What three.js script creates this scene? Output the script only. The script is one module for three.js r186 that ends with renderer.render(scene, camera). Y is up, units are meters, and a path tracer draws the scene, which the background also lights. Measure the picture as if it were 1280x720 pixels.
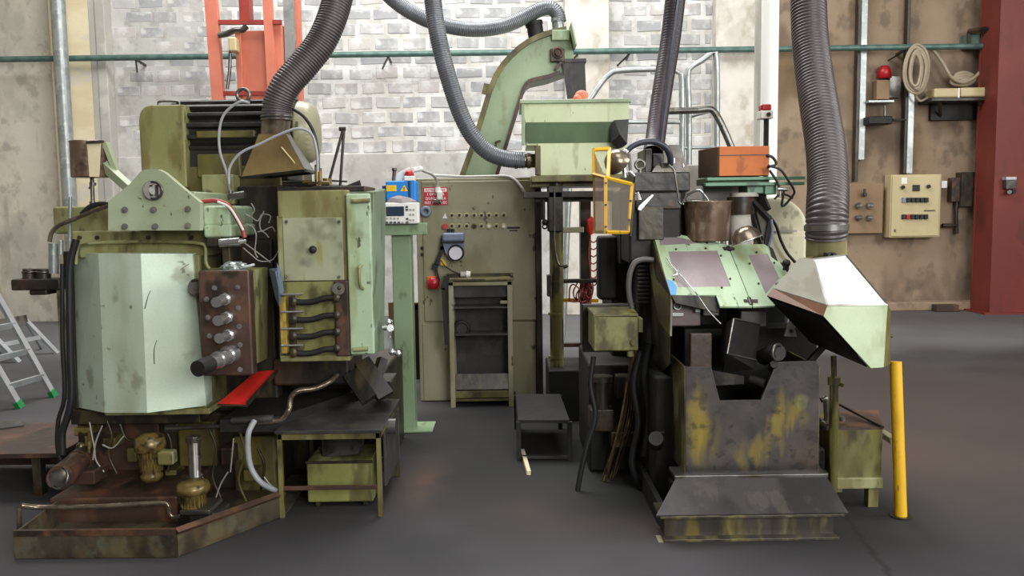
import * as THREE from 'three';
import { RoundedBoxGeometry } from 'three/addons/geometries/RoundedBoxGeometry.js';
import { ConvexGeometry } from 'three/addons/geometries/ConvexGeometry.js';
import { mergeGeometries } from 'three/addons/utils/BufferGeometryUtils.js';
import { RectAreaLightUniformsLib } from 'three/addons/lights/RectAreaLightUniformsLib.js';

// ---------------------------------------------------------------- camera, sky, light, exposure
const scene = new THREE.Scene();
const FOCAL = 1050, EYE = 1.65;
const camera = new THREE.PerspectiveCamera(2 * Math.atan(360 / FOCAL) * 180 / Math.PI, 1280 / 720, 0.05, 200);
camera.position.set(0, EYE, 0);
camera.rotation.order = 'YXZ';
camera.rotation.set(-Math.atan(95 / FOCAL), 0, -0.014);
camera.updateMatrixWorld();
scene.add(camera);
scene.background = new THREE.Color(0.80, 0.90, 1.0);
scene.backgroundIntensity = 1.0;
const renderer = new THREE.WebGLRenderer({ antialias: true });
renderer.toneMapping = THREE.LinearToneMapping;
renderer.toneMappingExposure = 1.0;
renderer.shadowMap.enabled = true;
RectAreaLightUniformsLib.init();
function areaLight(x, y, z, w, h, target, L, color) {
  const l = new THREE.RectAreaLight(new THREE.Color(...color), L, w, h);
  l.position.set(x, y, z); l.lookAt(...target); scene.add(l);
}
const DAY = [1.0, 0.99, 0.965];
// daylight through the two roof lights and through the tall windows in the right-hand and front walls
areaLight(-1.35, 8.75, -8.6, 7.4, 5.0, [-1.35, 0, -8.6], 9.5, DAY);
areaLight(1.5, 8.75, 0.5, 5.0, 5.0, [1.5, 0, 0.5], 3.5, DAY);
areaLight(10.85, 5.4, -2.0, 8.6, 3.8, [0, 5.4, -2.0], 9, DAY);
areaLight(5.5, 4.6, 6.85, 6.6, 4.6, [5.5, 4.6, 0], 13.5, DAY);

// ---------------------------------------------------------------- seeing along the lens: where a sight line meets a plane of the hall
const V = (x, y, z) => new THREE.Vector3(x, y, z);
const sight = (px, py) => V((px - 640) / FOCAL, (360 - py) / FOCAL, -1).applyQuaternion(camera.quaternion);
function W(px, py, d) { const r = sight(px, py); return V(0, EYE, 0).addScaledVector(r, d / -r.z); }              // on the upright plane d metres away
function onY(px, py, h) { const r = sight(px, py); return V(0, EYE, 0).addScaledVector(r, (h - EYE) / r.y); }       // on the level plane at height h
function onP(px, py, p0, n) { const r = sight(px, py), e = V(0, EYE, 0); return e.addScaledVector(r, p0.clone().sub(e).dot(n) / r.dot(n)); }

// ---------------------------------------------------------------- noise and surfaces
let seed = 7;
const rnd = () => { seed = (seed + 0x6d2b79f5) | 0; let t = Math.imul(seed ^ (seed >>> 15), 1 | seed); t = (t + Math.imul(t ^ (t >>> 7), 61 | t)) ^ t; return ((t ^ (t >>> 14)) >>> 0) / 4294967296; };
const jit = (a) => (rnd() * 2 - 1) * a;
const hash = (x, y, s) => { let h = (x * 374761393 + y * 668265263 + s * 1442695041) | 0; h = Math.imul(h ^ (h >>> 13), 1274126177); return ((h ^ (h >>> 16)) >>> 0) / 4294967296; };
function vnoise(x, y, px, py, s) {
  const xi = Math.floor(x), yi = Math.floor(y), fx = x - xi, fy = y - yi;
  const u = fx * fx * (3 - 2 * fx), v = fy * fy * (3 - 2 * fy);
  const m = (a, n) => ((a % n) + n) % n, x0 = m(xi, px), x1 = m(xi + 1, px), y0 = m(yi, py), y1 = m(yi + 1, py);
  return (hash(x0, y0, s) * (1 - u) + hash(x1, y0, s) * u) * (1 - v) + (hash(x0, y1, s) * (1 - u) + hash(x1, y1, s) * u) * v;
}
function fbm(u, v, fx, fy, oct, s) {
  let a = 0, w = 0.5, n = 0;
  for (let i = 0; i < oct; i++) { a += w * vnoise(u * fx, v * fy, fx, fy, s + i * 17); n += w; fx *= 2; fy *= 2; w *= 0.55; }
  return a / n;
}
const sstep = (a, b, x) => { const t = Math.min(1, Math.max(0, (x - a) / (b - a))); return t * t * (3 - 2 * t); };
let texSeed = 1;
function stained(base, layers, size = 320) {                 // layers: [rgb, fx, fy, threshold, softness, strength, octaves]
  const data = new Uint8Array(size * size * 4), s0 = (texSeed += 101);
  for (let y = 0; y < size; y++) for (let x = 0; x < size; x++) {
    const u = x / size, v = y / size;
    let [r, g, b] = base;
    layers.forEach(([c, fx, fy, t, so, a, oct = 4], i) => {
      const k = sstep(t - so, t + so, fbm(u, v, fx, fy, oct, s0 + i * 31)) * a;
      r += (c[0] - r) * k; g += (c[1] - g) * k; b += (c[2] - b) * k;
    });
    const n = (hash(x, y, s0) - 0.5) * 7, q = (y * size + x) * 4;
    data[q] = Math.max(0, Math.min(255, r + n)); data[q + 1] = Math.max(0, Math.min(255, g + n)); data[q + 2] = Math.max(0, Math.min(255, b + n)); data[q + 3] = 255;
  }
  const t = new THREE.DataTexture(data, size, size);
  t.colorSpace = THREE.SRGBColorSpace; t.wrapS = t.wrapT = THREE.RepeatWrapping; t.magFilter = THREE.LinearFilter; t.minFilter = THREE.LinearMipmapLinearFilter; t.generateMipmaps = true; t.needsUpdate = true;
  return t;
}
function bumpTex(f, oct, size = 256) {
  const data = new Uint8Array(size * size * 4), s0 = (texSeed += 77);
  for (let y = 0; y < size; y++) for (let x = 0; x < size; x++) {
    const h = 255 * fbm(x / size, y / size, f, f, oct, s0), q = (y * size + x) * 4;
    data[q] = data[q + 1] = data[q + 2] = h; data[q + 3] = 255;
  }
  const t = new THREE.DataTexture(data, size, size); t.wrapS = t.wrapT = THREE.RepeatWrapping; t.magFilter = THREE.LinearFilter; t.minFilter = THREE.LinearFilter; t.needsUpdate = true;
  return t;
}
const softBump = bumpTex(6, 5), roughBump = bumpTex(12, 5);
function mat(base, layers, { rough = 0.5, metal = 0, tile = 1.1, bump = 0.0025, coarse = false, size } = {}) {
  const m = new THREE.MeshStandardMaterial({ map: stained(base, layers, size), roughness: rough, metalness: metal, bumpMap: coarse ? roughBump : softBump, bumpScale: bump });
  m.userData.tile = tile; return m;
}
function plain(c, rough = 0.5, metal = 0) { const m = new THREE.MeshStandardMaterial({ color: new THREE.Color(c[0] / 255, c[1] / 255, c[2] / 255).convertSRGBToLinear(), roughness: rough, metalness: metal }); m.userData.tile = 1; return m; }
const OIL = [30, 27, 20], OCHRE = [112, 96, 30], RUSTC = [84, 50, 34], BROWN = [62, 48, 32];
const M = {
  mint: mat([180, 200, 170], [[[158, 180, 148], 3, 2, .5, .22, .8], [[138, 140, 92], 16, 3, .64, .12, .5], [[96, 92, 64], 9, 5, .72, .1, .5], [OIL, 30, 14, .78, .04, .6]], { rough: .38 }),
  sage: mat([160, 170, 142], [[[142, 150, 120], 3, 3, .5, .2, .7], [[112, 108, 80], 12, 4, .68, .12, .45], [OIL, 34, 24, .79, .03, .6]], { rough: .48 }),
  olive: mat([152, 154, 112], [[[128, 126, 80], 4, 3, .5, .2, .8], [[96, 82, 44], 12, 4, .6, .14, .55], [[44, 40, 26], 18, 9, .68, .1, .55]], { rough: .42 }),
  grimy: mat([118, 114, 70], [[[84, 74, 40], 5, 3, .46, .18, .85], [[48, 42, 26], 11, 5, .54, .16, .8], [OCHRE, 14, 4, .64, .12, .5]], { rough: .4 }),
  oily: mat([44, 39, 31], [[[24, 22, 19], 5, 4, .48, .16, .9], [[82, 72, 42], 13, 5, .6, .12, .6], [RUSTC, 9, 7, .64, .1, .5]], { rough: .42, bump: .005, coarse: true }),
  black: mat([20, 19, 18], [[[12, 11, 11], 4, 4, .5, .16, .8], [[34, 31, 26], 11, 8, .62, .12, .6]], { rough: .62, bump: .004, coarse: true }),
  drip: mat([70, 64, 56], [[[48, 45, 44], 4, 3, .5, .2, .8], [[112, 98, 40], 8, 2, .57, .14, .8], [[138, 128, 66], 14, 3, .68, .1, .5], [[44, 36, 24], 14, 2, .6, .12, .7]], { rough: .42, tile: .9 }),
  plateTop: mat([66, 63, 62], [[[42, 40, 40], 5, 4, .5, .15, .8], [[92, 84, 74], 12, 9, .66, .06, .5]], { rough: .36 }),
  rust: mat([86, 62, 50], [[[58, 42, 34], 5, 4, .48, .14, .85], [[112, 72, 48], 9, 8, .6, .1, .6], [OIL, 8, 5, .66, .08, .8]], { rough: .45, bump: .004, coarse: true }),
  hoodRust: mat([122, 102, 60], [[[100, 80, 46], 5, 5, .5, .2, .8], [[84, 68, 42], 14, 12, .62, .14, .5]], { rough: .5 }),
  cabinet: mat([160, 156, 130], [[[142, 138, 110], 3, 2, .5, .2, .8], [[112, 100, 72], 9, 3, .66, .14, .55], [OIL, 22, 14, .78, .03, .6]], { rough: .34, tile: 1.6 }),
  hopper: mat([214, 222, 182], [[[196, 206, 162], 3, 2, .5, .2, .8], [[150, 150, 108], 14, 4, .7, .1, .45], [OIL, 30, 18, .8, .03, .5]], { rough: .42 }),
  conveyor: mat([158, 176, 144], [[[140, 158, 126], 3, 3, .5, .2, .7], [[116, 112, 84], 12, 6, .7, .12, .4]], { rough: .45 }),
  band: mat([74, 102, 58], [[[58, 82, 48], 5, 2, .5, .18, .8]], { rough: .5 }),
  steel: mat([120, 118, 114], [[[84, 80, 76], 6, 6, .52, .14, .8], [[70, 56, 42], 10, 9, .66, .08, .6]], { rough: .32, metal: .75 }),
  bright: plain([205, 205, 205], .22, .9),
  galv: mat([168, 172, 170], [[[140, 146, 146], 8, 8, .5, .12, .7], [[196, 198, 196], 14, 14, .64, .08, .5]], { rough: .38, metal: .55 }),
  hoodSteel: mat([226, 230, 226], [[[190, 198, 192], 5, 3, .52, .16, .6]], { rough: .28, metal: .25 }),
  duct: mat([84, 77, 78], [[[64, 57, 59], 4, 4, .5, .18, .7]], { rough: .36, metal: .2, bump: 0 }),
  ductGrey: mat([124, 126, 132], [[[98, 100, 106], 4, 4, .5, .16, .7]], { rough: .36, metal: .35, bump: 0 }),
  ductDark: mat([66, 56, 60], [[[46, 40, 44], 4, 3, .5, .18, .8]], { rough: .4, metal: .2 }),
  coral: mat([206, 122, 100], [[[190, 106, 84], 4, 3, .52, .18, .6]], { rough: .5 }),
  coralDark: mat([150, 56, 46], [[[120, 44, 38], 5, 3, .52, .16, .6]], { rough: .5 }),
  column: mat([132, 54, 38], [[[108, 42, 38], 3, 2, .5, .18, .8], [[84, 40, 38], 8, 4, .66, .08, .6]], { rough: .55, tile: 2 }),
  yellow: mat([214, 168, 28], [[[184, 138, 22], 5, 4, .54, .14, .7], [[96, 74, 28], 14, 8, .7, .05, .8]], { rough: .45 }),
  orangeBox: mat([204, 112, 46], [[[182, 94, 36], 4, 4, .52, .16, .7], [[128, 66, 34], 12, 10, .7, .06, .5]], { rough: .6 }),
  rail: mat([96, 140, 110], [[[68, 104, 82], 6, 4, .54, .14, .7], [[44, 56, 44], 10, 6, .68, .06, .6]], { rough: .45 }),
  pedestal: mat([132, 154, 120], [[[114, 134, 102], 3, 2, .52, .18, .7], [[84, 92, 62], 12, 6, .7, .06, .5]], { rough: .42 }),
  red: mat([206, 42, 34], [[[176, 32, 28], 5, 4, .54, .14, .7], [[96, 26, 22], 14, 9, .72, .05, .6]], { rough: .5 }),
  brass: mat([134, 114, 66], [[[92, 76, 42], 7, 7, .5, .18, .8], [OIL, 10, 9, .6, .12, .8]], { rough: .3, metal: .3, tile: .5 }),
  copper: mat([146, 132, 116], [[[104, 90, 76], 6, 6, .5, .16, .8]], { rough: .25, metal: .75, tile: .4 }),
  bucket: mat([150, 132, 114], [[[104, 80, 66], 5, 4, .5, .18, .85], [[180, 166, 146], 9, 4, .64, .12, .6], [[60, 48, 40], 7, 6, .66, .12, .7]], { rough: .36, metal: .4, tile: .6 }),
  rubber: plain([26, 26, 28], .5), cableGrey: plain([150, 152, 156], .45), cableWhite: plain([205, 203, 196], .5), wire: plain([158, 154, 148], .4, .2),
  cableRed: plain([150, 62, 58], .5), white: plain([232, 232, 226], .45), blue: plain([28, 130, 214], .45), blueDark: plain([26, 52, 96], .4),
  yellowSticker: plain([242, 196, 30], .5), blackPaint: plain([18, 18, 18], .5), redPlastic: plain([170, 28, 36], .35), orangeFlat: plain([224, 104, 40], .5),
  greyPlastic: plain([118, 128, 150], .4), lens: plain([222, 220, 232], .16, .1), pane: mat([146, 132, 134], [[[128, 114, 118], 3, 3, .5, .2, .8], [[160, 148, 148], 8, 6, .62, .14, .5]], { rough: .3, bump: 0 }),
  alu: mat([196, 200, 204], [[[170, 174, 178], 9, 4, .54, .14, .6]], { rough: .34, metal: .6 }), greenFoot: plain([30, 130, 70], .5),
  cream: mat([200, 184, 142], [[[184, 168, 126], 3, 3, .5, .2, .6]], { rough: .5 }), tan: mat([140, 112, 82], [[[122, 96, 70], 3, 3, .5, .2, .6]], { rough: .6 }),
  tarp: mat([54, 52, 54], [[[32, 31, 33], 5, 3, .5, .14, .8], [[92, 90, 92], 8, 4, .68, .07, .5]], { rough: .55 }),
  rag: mat([92, 104, 120], [[[62, 70, 84], 7, 3, .5, .14, .8], [[40, 40, 44], 10, 6, .66, .07, .7]], { rough: .85 }),
  silverRag: mat([178, 186, 186], [[[104, 114, 112], 6, 6, .52, .1, .8]], { rough: .3, metal: .3, tile: .3 }),
  bin: mat([146, 150, 92], [[[118, 118, 64], 5, 3, .5, .18, .8], [[78, 68, 40], 14, 4, .6, .14, .7], [[40, 36, 24], 6, 3, .64, .14, .6]], { rough: .45 }),
  pipe: mat([92, 120, 112], [[[70, 96, 92], 9, 3, .52, .14, .7]], { rough: .45, metal: .2 }),
  guard: mat([200, 217, 198], [[[180, 194, 170], 2, 3, .52, .22, .6], [[150, 154, 122], 7, 2, .62, .16, .45], [[104, 100, 78], 12, 9, .72, .1, .4], [OIL, 34, 24, .82, .03, .4]], { rough: .34, tile: 1.4 }),
  mintGrey: mat([132, 152, 128], [[[104, 120, 98], 3, 3, .5, .18, .7], [[74, 74, 50], 9, 4, .66, .08, .7]], { rough: .4 }),
  sagePanel: mat([158, 162, 134], [[[140, 142, 114], 3, 3, .5, .2, .7], [[104, 104, 84], 4, 4, .68, .08, .7], [[136, 126, 66], 8, 3, .68, .07, .6]], { rough: .4, tile: .7 }),
  yellowOld: mat([178, 154, 66], [[[118, 96, 44], 7, 4, .54, .12, .8]], { rough: .5, tile: .5 }),
  drain: mat([68, 60, 50], [[[40, 36, 30], 5, 4, .5, .18, .85], [[98, 104, 86], 13, 10, .64, .14, .55], [[98, 80, 52], 9, 6, .62, .14, .6]], { rough: .35, bump: .004, coarse: true }),
  screen: plain([44, 58, 74], .2), greyDark: plain([70, 74, 80], .5), ragPink: mat([150, 138, 138], [[[118, 106, 108], 6, 4, .5, .14, .8]], { rough: .85, tile: .4 }), cableDark: plain([92, 88, 84], .5), armHose: plain([44, 46, 60], .4), bluePatch: plain([86, 150, 220], .5),
  grimyPipe: mat([112, 110, 60], [[[78, 72, 36], 6, 2, .48, .14, .85], [OIL, 8, 2, .62, .08, .8]], { rough: .28, tile: .8 }), innerBox: mat([110, 92, 92], [[[84, 68, 68], 4, 4, .5, .14, .7]], { rough: .5 }),
  boxEnd: mat([92, 66, 46], [[[70, 50, 36], 5, 5, .5, .14, .7]], { rough: .7 }), creamCover: mat([218, 212, 184], [[[196, 188, 158], 3, 3, .52, .18, .7], [[120, 112, 88], 14, 10, .72, .05, .5]], { rough: .55 }),
  hoodOlive: mat([102, 100, 80], [[[86, 84, 66], 3, 3, .5, .18, .7], [[84, 72, 46], 9, 6, .66, .08, .6]], { rough: .5 }), orangeBand: mat([112, 72, 44], [[[92, 58, 38], 5, 4, .52, .14, .7]], { rough: .5 }), neck: mat([136, 130, 92], [[[112, 104, 68], 4, 4, .5, .16, .8], [[86, 62, 40], 8, 4, .68, .07, .7]], { rough: .45 }),
  clear: Object.assign(new THREE.MeshPhysicalMaterial({ color: 0xd8d0c4, roughness: .22, transmission: .9, thickness: 0 }), { userData: { tile: 1 } }),
  trim: mat([206, 199, 188], [[[184, 176, 164], 3, 5, .5, .2, .8], [[166, 154, 136], 8, 6, .64, .14, .6], [[226, 222, 214], 6, 6, .6, .12, .6]], { rough: .9, tile: 1.8, coarse: true }), motor: mat([42, 40, 36], [[[24, 23, 21], 4, 4, .5, .16, .8], [[66, 62, 52], 11, 6, .62, .12, .6]], { rough: .5 }),
  paleHose: mat([172, 158, 136], [[[150, 136, 114], 5, 5, .5, .18, .7]], { rough: .6 }), hoodGreen: mat([184, 198, 168], [[[166, 180, 148], 3, 3, .5, .2, .8], [[136, 136, 100], 9, 5, .7, .12, .45]], { rough: .4 }),
  boxOlive: mat([126, 126, 78], [[[100, 96, 54], 4, 3, .5, .2, .8], [[58, 52, 30], 8, 5, .62, .14, .7]], { rough: .4, tile: .6 }),
  rustBrown: plain([104, 78, 48], .6),
  // the hall
  floor: null,
  lime: mat([222, 221, 218], [[[206, 205, 201], 3, 3, .5, .2, .8], [[176, 174, 170], 9, 8, .58, .16, .6], [[158, 154, 148], 22, 20, .62, .12, .5], [[186, 178, 164], 4, 6, .64, .14, .5]], { rough: .9, tile: 2.4, bump: .006, coarse: true }),
  limeGrey: mat([190, 188, 183], [[[168, 166, 161], 3, 3, .48, .2, .8], [[210, 208, 203], 7, 6, .6, .14, .6], [[146, 142, 136], 16, 12, .64, .14, .5]], { rough: .9, tile: 2.2, bump: .006, coarse: true }),
  plasterLeft: mat([212, 204, 190], [[[196, 190, 178], 3, 3, .5, .18, .8], [[222, 212, 188], 4, 5, .6, .14, .6], [[166, 161, 152], 9, 6, .6, .16, .6], [[150, 144, 134], 20, 16, .66, .12, .5], [[150, 138, 118], 18, 3, .74, .07, .35]], { rough: .92, tile: 3.4, bump: .006, coarse: true, size: 512 }),
  plasterRight: mat([152, 131, 109], [[[132, 110, 88], 3, 3, .5, .18, .8], [[164, 146, 124], 4, 5, .62, .14, .5], [[100, 85, 72], 7, 4, .56, .16, .7], [[92, 80, 68], 20, 14, .62, .14, .5], [[118, 96, 64], 5, 3, .64, .12, .5]], { rough: .92, tile: 3.4, bump: .006, coarse: true, size: 512 }),
  ochrePlaster: mat([224, 212, 180], [[[210, 194, 158], 3, 5, .5, .18, .8], [[204, 198, 186], 5, 6, .62, .1, .8]], { rough: .92, tile: 1.8, coarse: true }),
  concrete: mat([190, 186, 176], [[[168, 164, 156], 3, 4, .5, .16, .8], [[206, 202, 192], 7, 6, .62, .1, .6]], { rough: .9, tile: 2, coarse: true }),
  ceilingPaint: plain([150, 150, 146], .9), wallPaint: plain([158, 152, 140], .9),
};
M.block = [[172, 172, 171], [184, 182, 180], [164, 165, 167], [188, 183, 178]].map((c) => mat(c, [[[212, 212, 209], 7, 9, .55, .14, .85], [[150, 150, 150], 8, 8, .62, .14, .5]], { rough: .92, tile: 1.3, coarse: true, bump: .004 }));

function tankStains() {                                       // rusty face with ochre runs that start under the notch and the corners
  const S = 384, data = new Uint8Array(S * S * 4), runs = [[.1, .44, .1, .46, 1], [.44, .16, .06, .2, .5], [.24, .3, .05, .2, .4], [.56, .22, .07, .2, .75], [.7, .46, .07, .3, .95], [.8, .56, .08, .2, .8], [.62, .32, .05, .22, .6], [.9, .5, .06, .12, .45]];
  for (let y = 0; y < S; y++) for (let x = 0; x < S; x++) {
    const u = x / S, v = y / S, n = fbm(u, v, 6, 5, 5, 41), st = fbm(u, v, 26, 3, 4, 97), m = fbm(u, v, 16, 16, 4, 55);
    let r = 62 + (n - .5) * 46, g = 57 + (n - .5) * 40, b = 55 + (n - .5) * 34;
    let k = 0; for (const [cx, cy, rx, ry, w] of runs) { const a = (u - cx + (n - .5) * .12) / rx, c = (v - cy + (st - .5) * .3) / ry; k = Math.max(k, w * sstep(1.15, .25, Math.hypot(a, c))); }
    k *= .55 + .6 * st; k = Math.min(1, k); r += (132 - r) * k; g += (114 - g) * k; b += (40 - b) * k;
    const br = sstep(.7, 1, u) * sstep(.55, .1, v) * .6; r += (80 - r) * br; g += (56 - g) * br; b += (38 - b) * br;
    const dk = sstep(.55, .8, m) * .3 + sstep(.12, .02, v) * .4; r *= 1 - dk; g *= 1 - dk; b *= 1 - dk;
    const pl = sstep(1.1, .5, Math.hypot((u - .86 + (n - .5) * .1) / .07, (v - .64) / .09)) * .5 * (.4 + st); r += (138 - r) * pl; g += (136 - g) * pl; b += (84 - b) * pl;
    const q = (y * S + x) * 4; data[q] = r; data[q + 1] = g; data[q + 2] = b; data[q + 3] = 255;
  }
  const t = new THREE.DataTexture(data, S, S); t.colorSpace = THREE.SRGBColorSpace; t.magFilter = THREE.LinearFilter; t.minFilter = THREE.LinearMipmapLinearFilter; t.generateMipmaps = true; t.needsUpdate = true;
  return new THREE.MeshStandardMaterial({ map: t, roughness: .4, bumpMap: softBump, bumpScale: .002 });
}
// ---------------------------------------------------------------- shapes
function clean(g) {
  let h = g.index ? g.toNonIndexed() : g;
  const n = new THREE.BufferGeometry();
  n.setAttribute('position', h.attributes.position.clone());
  if (!h.attributes.normal) h.computeVertexNormals();
  n.setAttribute('normal', h.attributes.normal.clone());
  return n;
}
function boxUV(g, tile, off = 0) {
  const p = g.attributes.position, n = g.attributes.normal, uv = new Float32Array(p.count * 2);
  for (let i = 0; i < p.count; i += 3) {
    let ax = 0, ay = 0, az = 0;
    for (let k = i; k < i + 3; k++) { ax += Math.abs(n.getX(k)); ay += Math.abs(n.getY(k)); az += Math.abs(n.getZ(k)); }
    for (let k = i; k < i + 3; k++) {
      const x = p.getX(k), y = p.getY(k), z = p.getZ(k);
      const [u, v] = az >= ax && az >= ay ? [x, y] : ax >= ay ? [z, y] : [x, z];
      uv[2 * k] = u / tile + off; uv[2 * k + 1] = v / tile + off * 1.7;
    }
  }
  g.setAttribute('uv', new THREE.BufferAttribute(uv, 2)); return g;
}
const bx = (x0, x1, y0, y1, z0, z1, r = 0.006) => {
  const w = Math.abs(x1 - x0), h = Math.abs(y1 - y0), d = Math.abs(z1 - z0), m = Math.min(w, h, d);
  const g = r > 0 && m > 0.008 ? new RoundedBoxGeometry(w, h, d, 2, Math.min(r, m * 0.3)) : new THREE.BoxGeometry(w, h, d);
  return g.translate((x0 + x1) / 2, (y0 + y1) / 2, (z0 + z1) / 2);
};
function pb(px0, py0, px1, py1, d0, d1, r) {                 // an upright box whose face at distance d0 fills this stretch of the view
  const my = (py0 + py1) / 2, mx = (px0 + px1) / 2;
  return bx(W(px0, my, d0).x, W(px1, my, d0).x, W(mx, py1, d0).y, W(mx, py0, d0).y, -d1, -d0, r);
}
function pbf(px0, py0, px1, d0, d1, r) {                      // the same, standing on the floor
  const my = 480, mx = (px0 + px1) / 2;
  return bx(W(px0, my, d0).x, W(px1, my, d0).x, 0, W(mx, py0, d0).y, -d1, -d0, r);
}
const Y = V(0, 1, 0);
function along(g, p, q) { const d = q.clone().sub(p); return g.applyQuaternion(new THREE.Quaternion().setFromUnitVectors(Y, d.clone().normalize())).translate((p.x + q.x) / 2, (p.y + q.y) / 2, (p.z + q.z) / 2); }
const cyl = (p, q, r, r2 = r, n = 24) => along(new THREE.CylinderGeometry(r2, r, p.distanceTo(q), n), p, q);
const bar = (p, q, w, h = w) => along(new THREE.BoxGeometry(w, p.distanceTo(q), h), p, q);
function tube(pts, r, n = 10, closed = false) {
  const c = new THREE.CatmullRomCurve3(pts, closed, 'centripetal');
  return new THREE.TubeGeometry(c, Math.max(10, pts.length * 8), r, n, closed);
}
function hose(pts, r0, r1, pitch, amp, n = 26) {              // corrugated hose: every rib is turned out of the surface
  const c = new THREE.CatmullRomCurve3(pts, false, 'centripetal'), len = c.getLength(), seg = Math.round(len / pitch) * 5;
  const fr = c.computeFrenetFrames(seg, false), pos = [], idx = [];
  for (let i = 0; i <= seg; i++) {
    const t = i / seg, p = c.getPointAt(t), r = r0 + (r1 - r0) * t - amp * [0, .25, 1, .25, 0][i % 5];
    for (let k = 0; k <= n; k++) {
      const a = k / n * Math.PI * 2, v = p.clone().addScaledVector(fr.normals[i], r * Math.cos(a)).addScaledVector(fr.binormals[i], r * Math.sin(a));
      pos.push(v.x, v.y, v.z);
    }
  }
  for (let i = 0; i < seg; i++) for (let k = 0; k < n; k++) { const a = i * (n + 1) + k, b = a + n + 1; idx.push(a, a + 1, b, b, a + 1, b + 1); }
  const g = new THREE.BufferGeometry(); g.setAttribute('position', new THREE.Float32BufferAttribute(pos, 3)); g.setIndex(idx); g.computeVertexNormals();
  return g;
}
function plate(pts, t = 0.006, holes = [], side = 0) {       // a flat sheet of thickness t with this outline; side -1 .. 1 shifts it along its normal
  const n = V(0, 0, 0), c = V(0, 0, 0);
  pts.forEach((p, i) => { const q = pts[(i + 1) % pts.length]; n.add(V((p.y - q.y) * (p.z + q.z), (p.z - q.z) * (p.x + q.x), (p.x - q.x) * (p.y + q.y))); c.add(p); });
  n.normalize(); c.divideScalar(pts.length);
  const u = pts[1].clone().sub(pts[0]); u.addScaledVector(n, -u.dot(n)).normalize();
  const v = n.clone().cross(u), to = (p) => { const d = p.clone().sub(c); return new THREE.Vector2(d.dot(u), d.dot(v)); };
  const s = new THREE.Shape(pts.map(to)); holes.forEach((h) => s.holes.push(new THREE.Path(h.map(to))));
  const g = new THREE.ExtrudeGeometry(s, { depth: t, bevelEnabled: false, curveSegments: 8 }).translate(0, 0, -t / 2 + side * t / 2);
  return g.applyMatrix4(new THREE.Matrix4().makeBasis(u, v, n).setPosition(c));
}
const quad = (p, q, r, s, t = .006) => mergeGeometries([plate([p, q, r], t), plate([p, r, s], t)].map(clean));   // a sheet folded along its diagonal
const hull = (pts) => new ConvexGeometry(pts);
const ball = (p, r, sx = 1, sy = 1, sz = 1, n = 20) => new THREE.SphereGeometry(r, n, n * .7 | 0).scale(sx, sy, sz).translate(p.x, p.y, p.z);
const ring = (p, R, r, turn = [0, 0, 0], arc = Math.PI * 2) => new THREE.TorusGeometry(R, r, 10, 28, arc).applyMatrix4(new THREE.Matrix4().makeRotationFromEuler(new THREE.Euler(...turn))).translate(p.x, p.y, p.z);
const lathe = (prof, p, dir = Y, n = 32) => new THREE.LatheGeometry(prof.map(([r, y]) => new THREE.Vector2(r, y)), n).applyQuaternion(new THREE.Quaternion().setFromUnitVectors(Y, dir.clone().normalize())).translate(p.x, p.y, p.z);
const boltHead = (p, r = .014, l = .012) => cyl(p, V(p.x, p.y, p.z + l), r, r, 6);
// ---------------------------------------------------------------- things, parts
const names = new Map();
function numbered(name) { const k = names.get(name) || 0; names.set(name, k + 1); return k ? name + '_' + String(k).padStart(3, '0') : name; }
function thing(name, label, category, group) {
  const o = new THREE.Group(); o.name = numbered(name); o.userData = { label, category }; if (group) o.userData.group = group;
  scene.add(o); return o;
}
function mesh(name, g, m) {
  const o = new THREE.Mesh(g, m); o.name = name; o.castShadow = o.receiveShadow = true; return o;
}
function obj(name, geoms, m, parent, label) {
  const gs = (Array.isArray(geoms) ? geoms : [geoms]).map(clean), g = boxUV(gs.length > 1 ? mergeGeometries(gs) : gs[0], m.userData.tile || 1, rnd());
  const o = mesh(name, g, m); if (label) o.userData.label = label; parent.add(o); return o;
}
function done(t) {                                            // put the thing's origin at the middle of its base
  const b = new THREE.Box3().setFromObject(t), p = V((b.min.x + b.max.x) / 2, b.min.y, (b.min.z + b.max.z) / 2);
  t.position.copy(p); t.children.forEach((c) => c.position.sub(p)); return t;
}
function single(name, geoms, m, label, category, group) {
  const o = obj(numbered(name), geoms, m, scene); o.userData = { label, category }; if (group) o.userData.group = group;
  o.geometry.computeBoundingBox(); const b = o.geometry.boundingBox, p = V((b.min.x + b.max.x) / 2, b.min.y, (b.min.z + b.max.z) / 2);
  o.geometry.translate(-p.x, -p.y, -p.z); o.position.copy(p); return o;
}
function struct(name, geoms, m, parent = scene) { const o = obj(name, geoms, m, parent); if (parent === scene) o.userData.kind = 'structure'; return o; }
function printed(w, h, draw, rough = 0.5) {                  // flat print for a sign, a label or a key field
  const c = document.createElement('canvas'); c.width = w; c.height = h; draw(c.getContext('2d'), w, h);
  const t = new THREE.CanvasTexture(c); t.colorSpace = THREE.SRGBColorSpace;
  return new THREE.MeshStandardMaterial({ map: t, roughness: rough });
}
function printPlate(name, px0, py0, px1, py1, d, m, parent, t = .004) {
  const my = (py0 + py1) / 2, mx = (px0 + px1) / 2, x0 = W(px0, my, d).x, x1 = W(px1, my, d).x, y0 = W(mx, py1, d).y, y1 = W(mx, py0, d).y;
  const g = new THREE.BoxGeometry(x1 - x0, y1 - y0, t); g.translate((x0 + x1) / 2, (y0 + y1) / 2, -d);
  const o = mesh(name, g, m); parent.add(o); return o;
}

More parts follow.
